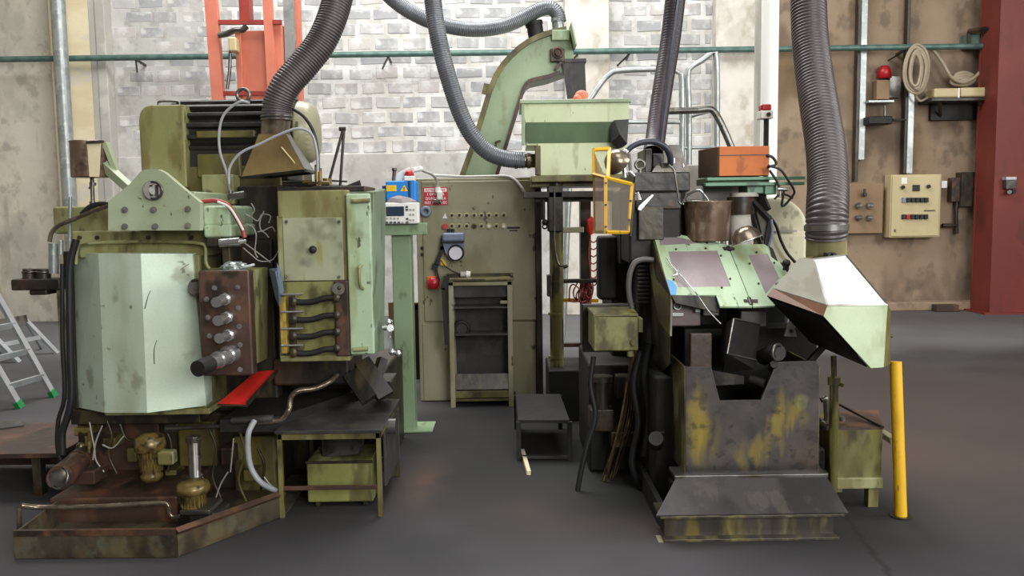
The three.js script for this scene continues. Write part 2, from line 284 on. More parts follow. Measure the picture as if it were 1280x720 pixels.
// ================================================================ THE HALL
const ZB = -13.5;                                             // face of the back wall
{
  const S = 1024, x0 = -10, x1 = 11, z0 = -13.8, z1 = 7, data = new Uint8Array(S * S * 4);
  const blob = (x, z, cx, cz, rx, rz) => { const a = (x - cx) / rx, b = (z - cz) / rz; return Math.exp(-(a * a + b * b) * 1.4); };
  for (let j = 0; j < S; j++) for (let i = 0; i < S; i++) {
    const u = i / S, v = j / S, x = x0 + u * (x1 - x0), z = z1 - v * (z1 - z0);
    const a = fbm(u, v, 9, 9, 6, 501), b = fbm(u, v, 34, 34, 4, 611), c = fbm(u, v, 5, 6, 4, 733);
    let r = 53 + (a - .5) * 40 + (b - .5) * 30, g = 51 + (a - .5) * 40 + (b - .5) * 30, bl = 54 + (a - .5) * 36 + (b - .5) * 30;
    const far = sstep(-9.0, -10.4, z + (c - .5) * 1.2) * .6; r += (128 - r) * far; g += (129 - g) * far; bl += (131 - bl) * far;   // swept strip by the wall
    const worn = sstep(1.6, 2.6, x) * sstep(-3.6, -5.2, z) * (1 - far) * sstep(.35, .6, c) * .75; r += (60 - r) * worn; g += (47 - g) * worn; bl += (40 - bl) * worn;
    let oil = Math.max(blob(x, z, .35, -5.4, 1.35, 1.7), blob(x, z, -.45, -6.2, 1.0, .9) * .9, blob(x, z, -1.7, -5.2, 1.4, 1.2) * .9, blob(x, z, 1.4, -4.8, 1.2, 1.2), blob(x, z, 2.0, -4.9, .7, .9) * .5);
    oil = Math.min(1, sstep(.18, .75, oil + (a - .5) * .5)) * .9; r += (24 - r) * oil; g += (23 - g) * oil; bl += (23 - bl) * oil;
    const rs = Math.max(blob(x, z, -.55, -5.05, .16, .5), blob(x, z, .3, -4.5, .5, .35) * .6, blob(x, z, 1.0, -4.25, .5, .2) * .6, blob(x, z, 2.2, -5.6, .9, .8) * .4) * sstep(.3, .6, b) * .75; r += (92 - r) * rs; g += (60 - g) * rs; bl += (40 - bl) * rs;
    const cr = Math.abs(x - (1.72 + .12 * (-z - 4) + (a - .5) * .05)); if (cr < .012 && z > -4.8) { r *= .6; g *= .6; bl *= .6; }
    const q = (j * S + i) * 4; data[q] = r; data[q + 1] = g; data[q + 2] = bl; data[q + 3] = 255;
  }
  const t = new THREE.DataTexture(data, S, S); t.colorSpace = THREE.SRGBColorSpace; t.magFilter = THREE.LinearFilter; t.minFilter = THREE.LinearMipmapLinearFilter; t.generateMipmaps = true; t.needsUpdate = true;
  M.floor = new THREE.MeshStandardMaterial({ map: t, roughness: .8, bumpMap: roughBump, bumpScale: .002 });
  const g = clean(new THREE.BoxGeometry(x1 - x0, .3, z1 - z0)); g.translate((x0 + x1) / 2, -.15, (z0 + z1) / 2);
  const p = g.attributes.position, uv = new Float32Array(p.count * 2);
  for (let i = 0; i < p.count; i++) { uv[2 * i] = (p.getX(i) - x0) / (x1 - x0); uv[2 * i + 1] = (z1 - p.getZ(i)) / (z1 - z0); }
  g.setAttribute('uv', new THREE.BufferAttribute(uv, 2));
  const f = mesh('floor', g, M.floor); f.userData.kind = 'structure'; scene.add(f);
}
const wallX = (px) => W(px, 200, -ZB).x, wallY = (py) => W(640, py, -ZB).y;
const X1 = wallX(80), X2 = wallX(149), X3 = wallX(706), X4 = wallX(760), X5 = wallX(889), X6 = wallX(946), YD = wallY(190);
struct('wall_left', bx(-10.3, -10, 0, 9, -13.8, 7, 0), M.wallPaint);
struct('wall_front', [bx(-10.3, 2, 0, 9, 7, 7.3, 0), bx(9, 11.3, 0, 9, 7, 7.3, 0), bx(2, 9, 0, 2.2, 7, 7.3, 0), bx(2, 9, 7, 9, 7, 7.3, 0)], M.wallPaint);
const wallBack = struct('wall_back', bx(-10.3, 11.3, 0, 9, ZB - .3, ZB, 0), M.lime);
struct('plaster_panel', bx(-10, X1, 0, 9, ZB, ZB + .05, 0), M.plasterLeft, wallBack);
struct('plaster_panel', bx(X6, 11, 0, 9, ZB, ZB + .05, 0), M.plasterRight, wallBack);
struct('dado', [bx(X2, X3, 0, YD, ZB, ZB + .05, .01), bx(X4, X5, 0, YD, ZB, ZB + .05, .01)], M.limeGrey, wallBack);
struct('plaster_panel', bx(X2, wallX(262), YD, 9, ZB - .01, ZB + .006, 0), M.limeGrey, wallBack);
{
  const variants = M.block.flatMap((m, q) => [0, 1].map((k) => {
    const g = new RoundedBoxGeometry(.37 + jit(.02), .172 + jit(.014), .05, 2, .012), p = g.attributes.position;
    for (let i = 0; i < p.count; i++) { const sx = Math.sin(p.getX(i) * 31 + q * 5 + k), sy = Math.sin(p.getY(i) * 43 + q * 3 + k * 2); p.setXYZ(i, p.getX(i) + sy * .006, p.getY(i) + sx * .006, p.getZ(i)); }
    const c = clean(g); c.computeVertexNormals(); return [boxUV(c, 1.3, rnd()), m];
  }));
  let n = 0; const spare = [];
  for (let row = 0, y = YD + .115; y < 7.2; row++, y += .228)
    for (const [a, b] of [[X2, X3], [X4, X5]])
      for (let x = a + (row % 2 ? .24 : .02); x < b - .1; x += .43) {
        const cut = Math.max(0, x + .38 - b), [g, m] = variants[Math.floor(rnd() * variants.length)], w = Math.min(.38, b - x) - .02;
        const sx = w / .36 * (.93 + rnd() * .1), sy = .9 + rnd() * .16, px = x + .19 - cut / 2 + jit(.012), py = y + jit(.008), rz = jit(.02);
        if (y < 5.35) {
          const o = mesh(n ? 'block_' + String(n).padStart(3, '0') : 'block', g, m); o.position.set(px, py, ZB - .016 + jit(.004)); o.rotation.z = rz; o.scale.set(sx, sy, 1); wallBack.add(o); n++;
        } else spare.push(g.clone().scale(sx, sy, 1).translate(px, py, ZB - .016));
      }
  const s = mesh('upper_blocks', mergeGeometries(spare), M.block[0]); s.userData.kind = 'stuff'; wallBack.add(s);
}
struct('trim_1', [bx(X1, wallX(138), 0, 9, ZB, ZB + .22, .02)], M.ochrePlaster);
struct('trim_2', [bx(wallX(129), wallX(137), 0, 9, ZB + .01, ZB + .225, .01), bx(wallX(137), X2, 0, 9, ZB, ZB + .24, .015)], M.concrete);
struct('trim_3', bx(X3, X4, 0, 9, ZB, ZB + .24, .02), M.trim);
struct('trim_4', bx(X5, X6, 0, 9, ZB, ZB + .24, .02), M.trim);
// low kerb along the foot of the wall on the right
struct('baseboard_right', bx(wallX(1085), wallX(1238), 0, .14, ZB + .05, ZB + .3, .02), M.plasterRight);
// ceiling with two roof lights, right-hand wall with its row of windows
const CEIL = [[-10.3, -5.3, -13.8, 7.3], [4.2, 11.3, -13.8, 7.3], [-5.3, 4.2, -13.8, -11.3], [-5.3, -1.1, -5.9, 7.3], [-1.1, 4.2, -5.9, -2.2], [-1.1, 4.2, 3.2, 7.3]].map(([a, b, c, d]) => bx(a, b, 8.9, 9.15, c, d, 0));
struct('ceiling', [...CEIL, bx(2.6, 4.2, 8.9, 9.15, -11.3, -5.9, 0)], M.ceilingPaint);
struct('wall_right', [bx(11, 11.3, 0, 3.3, -13.8, 7.3, 0), bx(11, 11.3, 7.5, 9, -13.8, 7.3, 0), bx(11, 11.3, 3.3, 7.5, -13.8, -6.5, 0), bx(11, 11.3, 3.3, 7.5, 2.5, 7.3, 0)], M.wallPaint);
const glass = new THREE.MeshPhysicalMaterial({ color: 0xeef4f4, roughness: .05, transmission: 1, thickness: 0 });
for (const [k, z] of [-6.5, -3.5, -.5].entries()) {
  const w = struct('window_' + (k + 1), [bx(11.05, 11.25, 3.3, 7.5, z, z + .1, 0), bx(11.05, 11.25, 3.3, 7.5, z + 2.9, z + 3, 0), bx(11.05, 11.25, 3.3, 3.42, z, z + 3, 0), bx(11.05, 11.25, 7.38, 7.5, z, z + 3, 0), bx(11.08, 11.2, 5.35, 5.45, z, z + 3, 0)], M.galv);
  obj('pane', bx(11.14, 11.146, 3.4, 7.4, z + .05, z + 2.95, 0), glass, w);
}
{ const w = struct('window_6', [bx(2, 9, 2.2, 2.32, 7.05, 7.25, 0), bx(2, 9, 6.88, 7, 7.05, 7.25, 0), bx(2, 2.1, 2.2, 7, 7.05, 7.25, 0), bx(8.9, 9, 2.2, 7, 7.05, 7.25, 0), bx(4.3, 4.4, 2.2, 7, 7.08, 7.2, 0), bx(6.6, 6.7, 2.2, 7, 7.08, 7.2, 0)], M.galv); obj('pane', bx(2.1, 8.9, 2.3, 6.9, 7.14, 7.146, 0), glass, w); }
struct('window_4', [bx(-5.3, 2.6, 8.95, 9.1, -11.35, -11.25, 0), bx(-5.3, 2.6, 8.95, 9.1, -5.95, -5.85, 0), bx(-2.65, -2.55, 8.95, 9.1, -11.3, -5.9, 0)], M.galv);
struct('window_5', [bx(-1.1, 4.2, 8.95, 9.1, -2.25, -2.15, 0), bx(-1.1, 4.2, 8.95, 9.1, 3.15, 3.25, 0), bx(1.5, 1.6, 8.95, 9.1, -2.2, 3.2, 0)], M.galv);

// ---------------------------------------------------------------- pipes, conduits and fittings on the back wall
{
  const t = thing('wall_pipe', 'long thin green pipe running level across the whole back wall', 'pipe');
  obj('pipe', cyl(W(-60, 75, 13.15), W(1240, 57.6, 13.15), .045), M.pipe, t);
  for (const px of [168, 483, 720, 785, 1130]) { const p = W(px, 75 - (px + 60) * 17.5 / 1312, 13.15); obj('bracket', [bar(p.clone().add(V(.02, -.03, 0)), V(p.x + .02, p.y - .06, ZB), .03), bar(p.clone().add(V(.02, -.05, 0)), V(p.x - .12, p.y - .16, ZB), .022)], M.oily, t); }
  done(t);
}
single('downpipe', cyl(V(W(78, 100, 12.9).x, 0, -12.9), V(W(78, 100, 12.9).x, 9, -12.9), .105), M.galv, 'thick galvanised round downpipe standing against the left end of the back wall', 'pipe');
function conduit(px, w, py0, py1, m, label) { const x = W(px, 110, 13.3).x, y0 = W(px, Math.max(py0, -60), 13.3).y, y1 = W(px, py1, 13.3).y; single('conduit', bx(x - w / 2, x + w / 2, y1, y0, -13.42, -13.3, .01), m, label, 'conduit'); }
conduit(1073, .055, -60, 227, M.oily, 'thin dark conduit running down to the brown switch panel');
conduit(1079, .1, -60, 200, M.galv, 'wider pale metal duct beside the thin dark conduit above the brown panel');
conduit(1134, .05, -60, 217, M.oily, 'dark slim conduit passing behind the coiled pale hose');
conduit(1140, .1, 112, 217, M.galv, 'pale metal cable duct entering the top of the cream control panel');
conduit(1230, .06, -60, 280, M.galv, 'thin grey conduit on the wall just left of the red column');
{
  const t = thing('steel_column', 'wide rust red steel column at the right edge of the hall', 'column');
  const a = W(1242, 200, 12.7).x, b = a + .75;
  obj('flange', bx(a, b, .02, 9, -12.7, -12.66, 0), M.column, t); obj('flange', bx(a, b, .02, 9, -13.2, -13.16, 0), M.column, t); obj('web', bx((a + b) / 2 - .02, (a + b) / 2 + .02, .02, 9, -13.17, -12.69, 0), M.column, t);
  obj('side_plate', bx(a + .01, a + .04, .02, 9, -13.17, -12.69, 0), M.column, t); obj('base_plate', bx(a - .1, b + .1, 0, .03, -13.25, -12.6, 0), M.column, t); done(t);
  const s = thing('switch_box', 'small grey switch box with light top fixed on the red column', 'switch');
  obj('housing', pb(1258, 224, 1271, 236, 12.56, 12.66), M.steel, s); obj('cover', pb(1258, 221, 1271, 225, 12.54, 12.66), M.alu, s); obj('knob', cyl(W(1262, 240, 12.64), W(1262, 240, 12.52), .03), M.bright, s); obj('knob', cyl(W(1268, 239, 12.64), W(1268, 239, 12.52), .03), M.blackPaint, s); done(s);
}
{ // cream control panel
  const t = thing('control_panel', 'cream wall control panel with two dark rows of switches', 'control panel');
  const d = 13.2; obj('housing', pb(1113, 218, 1176, 297, d, 13.44, .015), M.cream, t); const door = obj('door', pb(1115, 220, 1174, 295, d - .025, d, .012), M.cream, t);
  obj('name_plate', pb(1127, 222, 1134, 230, d - .032, d - .02), M.white, door);
  obj('gauge', pb(1141, 231, 1150, 239, d - .04, d - .02), M.blackPaint, door);
  for (const [x, y] of [[1129, 234], [1161, 233]]) obj('button', cyl(W(x, y, d), W(x, y, d - .07), .03), M.blackPaint, door);
  for (let i = 0; i < 6; i++) obj('switch', pb(1128.5 + i * 5.6, 247, 1133 + i * 5.6, 253, d - .06, d - .02), i === 0 ? M.greyPlastic : M.blackPaint, door);
  for (let i = 0; i < 6; i++) obj('switch', pb(1128 + i * 5.6, 268, 1132.5 + i * 5.6, 274, d - .06, d - .02), i === 1 ? M.redPlastic : M.blackPaint, door);
  obj('label_strip', pb(1155, 262.5, 1169, 264, d - .03, d - .02, 0), M.rust, door); obj('latch', pb(1118, 286, 1120, 290, d - .04, d - .02), M.steel, door); done(t);
  const b = thing('control_panel', 'brown wall switch panel with four knobs behind the big hose', 'control panel');
  obj('housing', pb(1056, 229, 1104, 292, 13.3, 13.44, .015), M.tan, b);
  obj('selector', [cyl(W(1081, 243, 13.3), W(1081, 243, 13.2), .035), bar(W(1081, 236, 13.2), W(1081, 245, 13.2), .03)], M.oily, b);
  for (const x of [1074, 1088]) for (const y of [257, 272]) obj('knob', [cyl(W(x, y, 13.3), W(x, y, 13.22), .05), bar(W(x - 3.5, y, 13.21), W(x + 3.5, y, 13.21), .025)], M.steel, b);
  done(b);
  const e = thing('meter_box', 'dark old meter box right of the cream control panel', 'electrical box');
  obj('case', pb(1202, 215, 1226, 258, 13.25, 13.44), M.oily, e); obj('side_case', pb(1190, 222, 1203, 252, 13.3, 13.44), M.rust, e); obj('inlet', pb(1177, 226, 1184, 235, 13.3, 13.44), M.white, e); obj('pipe', [tube([W(1196, 252, 13.36), W(1195, 270, 13.36), W(1196, 292, 13.36)], .03), tube([W(1178, 282, 13.36), W(1195, 282, 13.36)], .035)], M.oily, e); obj('lamp_cap', ball(W(1223, 205, 13.36), .045), M.orangeFlat, e); done(e);
}
{ // hose coil, lamps and alarm on the right-hand stretch of wall
  const c = thing('hose_coil', 'coil of pale hose hanging on the wall above the cream panel', 'hose'); const loops = [];
  for (let i = 0; i < 7; i++) { const p = W(1146 + jit(2), 87 + jit(2), 13.05 - i * .016), rx = .19 - i * .02 + jit(.012), ry = .37 - i * .022; const pts = []; for (let k = 0; k < 12; k++) { const a = k / 12 * Math.PI * 2; pts.push(V(p.x + rx * Math.cos(a), p.y + ry * Math.sin(a), p.z + .01 * Math.sin(a * 3))); } loops.push(tube(pts, .02, 8, true)); }
  obj('coil', loops, M.paleHose, c); obj('tail', [tube([W(1150, 58, 13.2), W(1165, 62, 13.2), W(1178, 78, 13.2), W(1190, 97, 13.2), W(1204, 103, 13.2), W(1218, 97, 13.2), W(1232, 82, 13.2), W(1237, 79, 13.2)], .025), tube([W(1140, 112, 13.2), W(1150, 126, 13.2), W(1160, 122, 13.2)], .018)], M.paleHose, c); obj('hook', bar(W(1146, 60, 13.42), W(1146, 60, 13.1), .03), M.oily, c); done(c);
  const s = thing('wall_shelf', 'dark wall shelf under two pale lamp housings', 'shelf');
  obj('board', pb(1165, 122, 1234, 126, 13.0, 13.44), M.oily, s); obj('bracket', [bar(W(1175, 126, 13.05), W(1175, 148, 13.42), .04), bar(W(1226, 126, 13.05), W(1226, 148, 13.42), .04)], M.oily, s); obj('back_panel', pb(1164, 124, 1230, 150, 13.36, 13.44), M.black, s); done(s);
  for (const [a, b, y, l] of [[1168, 1200, 110, 'left one of two pale lamp housings lying on the wall shelf'], [1201, 1234, 109, 'right one of two pale lamp housings lying on the wall shelf']]) {
    const q = thing('lamp_housing', l, 'lamp'); obj('trough', pb(a, y, b, y + 12, 13.02, 13.3, .03), M.cream, q); obj('end_cap', pb(b - 2, y, b, y + 12.3, 13.01, 13.31), M.white, q); done(q);
  }
  const h = thing('hose_bundle', 'heap of pale hose lying behind the lamp housings', 'hose'); obj('bundle', [0, 1, 2, 3].map((i) => tube([W(1189 + i * 2, 103 - i, 13.3), W(1196, 93 + i * 3, 13.28), W(1208, 91 + i * 3, 13.28), W(1219 - i, 98, 13.3), W(1208, 106 - i * 2, 13.26)], .028, 8, true)), M.paleHose, h); done(h);
  const a = thing('alarm_bell', 'red alarm light on a grey box on the brown wall', 'alarm'); obj('base', pb(1096, 100, 1112, 124, 13.28, 13.44), M.tan, a); obj('dome', lathe([[0, .2], [.06, .19], [.1, .12], [.11, 0], [0, 0]], W(1105, 98, 13.36)), M.redPlastic, a); obj('bracket', pb(1086, 125, 1118, 128, 13.2, 13.44), M.galv, a); obj('side_box', pb(1112, 95, 1126, 122, 13.34, 13.44), M.steel, a); done(a);
  const f = thing('floodlight', 'small dark floodlight on the wall below the red alarm', 'lamp'); obj('head', pb(1086, 145, 1116, 155, 13.1, 13.35, .02), M.black, f); obj('stem', [cyl(W(1106, 145, 13.22), W(1106, 132, 13.22), .02), cyl(W(1116, 150, 13.22), W(1132, 150, 13.3), .02)], M.steel, f); done(f);
  const k = thing('cable_bracket', 'grey junction box on a dark arm high by the red column', 'bracket'); obj('box', pb(1210, 42, 1231, 58, 13.2, 13.44), M.pipe, k); obj('arm', [bar(W(1210, 40, 13.2), W(1243, 35, 12.95), .06), bar(W(1211, 40, 13.2), W(1211, 58, 13.2), .04)], M.oily, k); done(k);
  single('brick', bx(W(1172, 376, 13).x, W(1200, 376, 13).x, 0, .11, -13.18, -13.02, .01), M.rust, 'dark brown brick on the floor at the foot of the wall', 'brick');
}
{ // orange steel tower behind the left machine
  const t = thing('steel_tower', 'orange red steel tower frame behind the big black motor', 'tower'), d = 10.4, B = (px, py, e = d) => W(px, py, e), g0 = (px) => { const p = W(px, 430, d); p.y = 0; return p; };
  obj('leg', bar(W(262, -30, d), g0(296), .14, .1), M.coral, t); obj('leg', bar(W(333, -30, d), g0(358), .1, .1), M.coral, t); obj('leg', bar(W(370, -30, d + .3), V(g0(376).x, 0, -d - .3), .09, .09), M.coral, t); obj('leg', bar(W(360, -30, d + .2), V(g0(372).x, 0, -d - .2), .12, .1), M.galv, t, 'grey green painted leg');
  obj('crossbar', bar(B(264, 28), B(352, 28), .05, .06), M.coralDark, t); obj('crossbar', bar(B(276, 117), B(352, 117), .05, .06), M.coralDark, t);
  obj('panel', pb(304, 38, 352, 260, d + .1, d + .3), M.coral, t); obj('panel_frame', [pb(298, 38, 305, 260, d + .04, d + .3), pb(340, 30, 353, 128, d + .06, d + .32)], M.coral, t); obj('post', pb(298, -30, 311, 27, d + .08, d + .25), M.coralDark, t);
  const l = obj('valve', pb(285, 46, 295, 64, d - .15, d, .02), M.cream, t, 'small cream valve body'); obj('valve_pipe', [tube([B(276, 46), B(286, 44), B(296, 40), B(306, 39), B(311, 34)].map((p) => p.setZ(-d + .08)), .035), tube([B(290, 64), B(289, 90), B(286, 112)].map((p) => p.setZ(-d + .06)), .02)], M.steel, t);
  done(t);
}
{ // steel handrails of the stair behind the right machine
  const t = thing('handrail', 'grey tube handrail of the stair behind the dark hose', 'handrail'), d = 10.2, B = (a, b, e = d) => W(a, b, e), F = (px, e = d) => { const p = W(px, 180, e); p.y = 0; return p; };
  obj('rail', [tube([F(700), B(722, 152), B(737, 125), B(762, 92), B(770, 89), B(845, 88), B(851, 91), B(852, 100), F(852)], .035), cyl(B(745, 153), B(852, 153), .022)], M.galv, t);
  obj('rail', [tube([F(862), B(861, 140), B(860, 90), B(862, 85), B(880, 74), B(893, 64), B(895, 70), B(896, 90), F(896)], .035), cyl(B(860, 146), B(896, 136), .025), cyl(B(852, 185), B(896, 184), .02)], M.galv, t);
  obj('rail', tube([B(825, 144), B(860, 143), B(879, 142), B(886, 150), B(902, 184), B(910, 204)].map((p) => p.setZ(-9.8)), .04), M.steel, t); obj('post', cyl(B(904, 150, 9.8).setY(0), B(906, 195, 9.8), .035), M.steel, t);
  done(t);
}
{ // white column pipe
  const t = thing('white_pipe', 'tall white round pipe standing behind the orange box', 'pipe'), x = W(962, 90, 7.6).x; obj('pipe', cyl(V(x, 0, -7.6), V(x, 9, -7.6), .075, .075, 32), M.white, t); done(t);
  const x2 = W(951, 90, 8).x; single('grey_pipe', cyl(V(x2, 0, -8), V(x2, 9, -8), .06), M.concrete, 'slimmer grey pipe just left of the tall white pipe', 'pipe');
  const s = thing('warning_beacon', 'red and white beacon on a dark post before the white pipe', 'beacon'); obj('base', pb(951, 138, 967, 148, 5.5, 5.6), M.white, s); obj('dome', pb(952, 130, 965, 138, 5.51, 5.59, .02), M.redPlastic, s); obj('stem', pb(956, 148, 961, 232, 5.52, 5.56), M.black, s); obj('emblem', cyl(W(961, 143, 5.5), W(961, 143, 5.49), .014), M.steel, s); done(s);
}

// ================================================================ THE LEFT MACHINE
const tubeP = (list, d, r, n) => tube(list.map(([x, y, e]) => W(x, y, e || d)), r, n);
{
  const t = thing('machine_tool', 'pale green machine tool with faceted guard and black motor on top', 'machine');
  // base and column
  const base = obj('base', [pbf(92, 516, 345, 4.95, 6.1, .02), bx(W(340, 500, 5.3).x, W(484, 500, 5.3).x, 0, W(400, 462, 5.3).y, -6.1, -5.3, .02), pb(88, 512, 250, 530, 4.75, 5.2), bx(W(345, 500, 5.0).x, W(440, 500, 5.0).x, W(400, 480, 5).y, W(400, 446, 5).y, -5.4, -4.95, .02)], M.oily, t);
  obj('access_panel', pb(222, 528, 270, 584, 4.9, 4.97, .02), M.grimy, base); obj('access_panel', pb(292, 545, 345, 625, 4.91, 4.97, .02), M.grimy, base); obj('access_panel', pb(116, 520, 200, 590, 4.92, 4.97, .02), M.rust, base);
  obj('column', [pb(100, 300, 345, 520, 5.0, 6.0, .02), pb(283, 205, 352, 345, 5.15, 6.0, .02), pb(300, 231, 432, 448, 5.02, 5.9, .02)], M.oily, t);
  obj('deck', hull([W(275, 525, 4.6), W(350, 520, 4.6), W(455, 486, 5.2), W(330, 486, 5.2), W(275, 540, 4.6), W(350, 540, 4.6), W(455, 500, 5.2), W(330, 500, 5.2)]), M.black, t, 'dark oily sloping deck');
  obj('slide', [bar(W(452, 452, 5.0), W(482, 496, 4.9), .05, .1), bar(W(438, 466, 4.95), W(462, 500, 4.85), .04, .1), bar(W(478, 448, 5.1), W(466, 492, 5.0), .05, .05), pb(462, 476, 490, 492, 4.95, 5.2, .01)], M.oily, t);
  // upper frame
  const fr = obj('upper_frame', [pb(66, 258, 145, 292, 4.85, 5.6, .015), pb(88, 288, 262, 306, 4.72, 5.6, .012), pb(92, 303, 258, 322, 4.68, 5.5, .012)], M.olive, t);
  for (const x of [100, 122, 186, 240]) obj('bolt', boltHead(W(x, 297, 4.72), .012), M.oily, fr);
  obj('bearing_block', [pb(252, 257, 288, 283, 4.62, 5.2, .02), pb(254, 281, 290, 297, 4.6, 5.2, .015)], M.mint, t, 'pale green bearing block');
  obj('frame_tube', tubeP([[95, 330], [98, 309], [108, 305], [248, 304], [256, 307], [258, 330], [266, 341]], 4.63, .009), M.olive, t);
  // faceted guard
  const P = [[91, 4.82], [123, 4.56], [176, 4.44], [240, 4.62]], pts = [];
  for (const [x, d] of P) pts.push(W(x, 317, d), W(x + 8 * (x > 92) + (x > 200 ? 10 : 0), x < 100 ? 508 : x > 200 ? 507 : 516, d));
  const xl = pts[0].x, xr = pts[6].x; pts.push(V(xl, pts[0].y, -5.1), V(xl, pts[1].y, -5.1), V(xr, pts[6].y, -5.1), V(xr, pts[7].y, -5.1));
  const gd = obj('guard', hull(pts), M.guard, t, 'pale green faceted sheet guard');
  obj('edge_strip', [pb(239, 318, 253, 514, 4.64, 5.0, .01), pb(130, 511, 262, 519, 4.62, 4.9, .008)], M.olive, gd);
  obj('corner_strip', pb(84, 314, 92, 512, 4.76, 5.1, .008), M.oily, gd);
  const f2 = (px, py) => { const a = pts[4], b = pts[6], n = b.clone().sub(a).cross(Y).normalize(); return onP(px, py, a, n); };
  for (const [x0, y0, x1, y1, b] of [[181, 386, 200, 348, -6], [216, 350, 236, 330, -4], [219, 369, 235, 355, -3], [219, 397, 234, 383, -3], [193, 455, 198, 420, -5], [205, 440, 234, 412, -6]]) obj('scratch', tube([f2(x0, y0), f2((x0 + x1) / 2 + b * .5, (y0 + y1) / 2 + b * .4), f2(x1, y1)].map((p) => p.add(V(0, 0, .001))), .0025, 5), M.oily, gd);
  const kn = obj('knob', [cyl(W(246, 359, 4.64), W(246, 359, 4.53), .045), ring(W(246, 359, 4.53), .04, .008), cyl(W(246, 359, 4.53), W(246, 359, 4.515), .014)], M.rust, gd);
  // gusset plate
  const gp = [[138, 288], [138, 252], [165, 230], [178, 215], [184, 212], [200, 212], [208, 216], [228, 233], [252, 253], [252, 288]].map(([x, y]) => W(x, y, 4.46));
  const gus = obj('gusset_plate', [plate(gp, .05), pb(150, 240, 245, 288, 4.5, 5.1, .01)], M.sage, t, 'sage green triangular plate');
  obj('pivot_pin', [cyl(W(192, 238, 4.44), W(192, 238, 4.415), .052, .05, 32), ring(W(192, 238, 4.415), .044, .007)], M.steel, gus); obj('pivot_core', [cyl(W(192, 238, 4.42), W(192, 238, 4.405), .022), bar(W(189, 231, 4.41), W(189, 245, 4.41), .012), bar(W(196, 231, 4.41), W(196, 245, 4.41), .012)], M.steel, gus);
  for (const [x, y] of [[156, 262], [192, 262], [235, 261], [156, 283], [194, 283], [235, 282]]) obj('bolt', [cyl(W(x, y, 4.44), W(x, y, 4.42), .016, .016, 12), cyl(W(x, y, 4.43), W(x, y, 4.412), .009, .009, 6)], M.oily, gus);
  // brace and oil reservoir on its post
  obj('brace', [bar(W(126, 203, 4.8), W(163, 236, 4.75), .05, .04), bar(W(132, 178, 4.8), W(147, 217, 4.8), .025, .05)], M.sage, t);
  const can = obj('oil_reservoir', lathe([[0, 0], [.095, 0], [.1, .006], [.098, .195], [.102, .2], [.098, .204], [.092, .2], [.092, .03], [0, .03]], W(113, 222, 4.8)), M.bucket, t, 'rusty oil can on a thin post');
  obj('stripe', plate([W(109, 178, 4.69), W(126, 178, 4.69), W(124, 221, 4.69), W(112, 221, 4.69)], .004), M.ochrePlaster, can); obj('clamp', bar(W(108, 178, 4.68), W(129, 177, 4.68), .014), M.steel, can); obj('bracket', pb(90, 180, 95, 221, 4.75, 4.8), M.oily, can);
  obj('tap', [cyl(W(115, 222, 4.8), W(116, 255, 4.8), .011), bar(W(116, 229, 4.79), W(111, 236, 4.78), .008), cyl(W(116, 228, 4.8), W(116, 232, 4.8), .018), cyl(W(116, 252, 4.8), W(116, 257, 4.8), .018)], M.steel, can);
  // motor
  const mc = W(300, 167, 5.3), R = .195, xa = W(224, 167, 5.3).x, xb = W(398, 167, 5.3).x;
  const mo = obj('motor', [cyl(V(xa, mc.y, mc.z), V(xb - .08, mc.y, mc.z), R - .03, R - .03, 40), bx(xa + .1, xb - .15, mc.y - .3, mc.y - .1, mc.z - .17, mc.z + .17, .01)], M.motor, t, 'black ribbed electric motor');
  for (let k = 0; k < 18; k++) { const a = k / 18 * Math.PI * 2; obj('fin', bx(xa + .02, xb - .12, R - .035, R + .012, -.013, .013, .006).applyMatrix4(new THREE.Matrix4().makeRotationX(a)).translate(0, mc.y, mc.z), M.motor, mo); }
  obj('end_bell', lathe([[0, .1], [.1, .1], [.16, .085], [.185, .05], [.195, 0], [.19, -.02], [0, -.02]], V(xb - .1, mc.y, mc.z), V(1, 0, 0)), M.cabinet, mo, 'grey rounded end bell');
  obj('end_bell', lathe([[0, 0], [R, 0], [R, .06], [R - .02, .08], [0, .08]], V(xa - .01, mc.y, mc.z), V(1, 0, 0)), M.black, mo);
  obj('rib_plate', pb(245, 163, 318, 172, 5.09, 5.2, .008), M.grimy, mo); obj('eyebolt', [ring(W(304, 119, 5.25), .038, .011), cyl(W(304, 127, 5.25), W(304, 134, 5.25), .016)], M.steel, mo);
  obj('foot', [pb(246, 192, 300, 222, 5.1, 5.5, .01)], M.grimy, mo); obj('terminal_box', pb(252, 218, 292, 256, 5.0, 5.4, .01), M.olive, mo, 'olive green terminal box');
  const cs = new THREE.Shape(), [cx0, cx1] = [W(175, 170, 5.05).x, W(227, 170, 5.05).x], [cy0, cy1] = [W(200, 232, 5.05).y, W(200, 133, 5.05).y], r0 = .07;
  cs.moveTo(cx0, cy0); cs.lineTo(cx1, cy0); cs.lineTo(cx1, cy1); cs.lineTo(cx0 + r0, cy1); cs.quadraticCurveTo(cx0, cy1, cx0, cy1 - r0 * 1.4); cs.closePath();
  const ec = obj('belt_cover', new THREE.ExtrudeGeometry(cs, { depth: .42, bevelEnabled: true, bevelSize: .012, bevelThickness: .012, bevelSegments: 3 }).translate(0, 0, -5.5), M.olive, t, 'olive green belt cover with a rounded corner');
  obj('handle', tubeP([[198, 136], [198, 128], [200, 127], [222, 127], [224, 128], [224, 136]], 5.2, .007), M.steel, ec);
  obj('top_block', [pb(226, 207, 352, 258, 5.12, 5.7, .015)], M.grimy, t);
  // plunger block
  const pl = obj('plunger_block', [pb(250, 338, 314, 470, 4.34, 4.42, .012)], M.rust, t, 'rusty brown block with four shiny plungers');
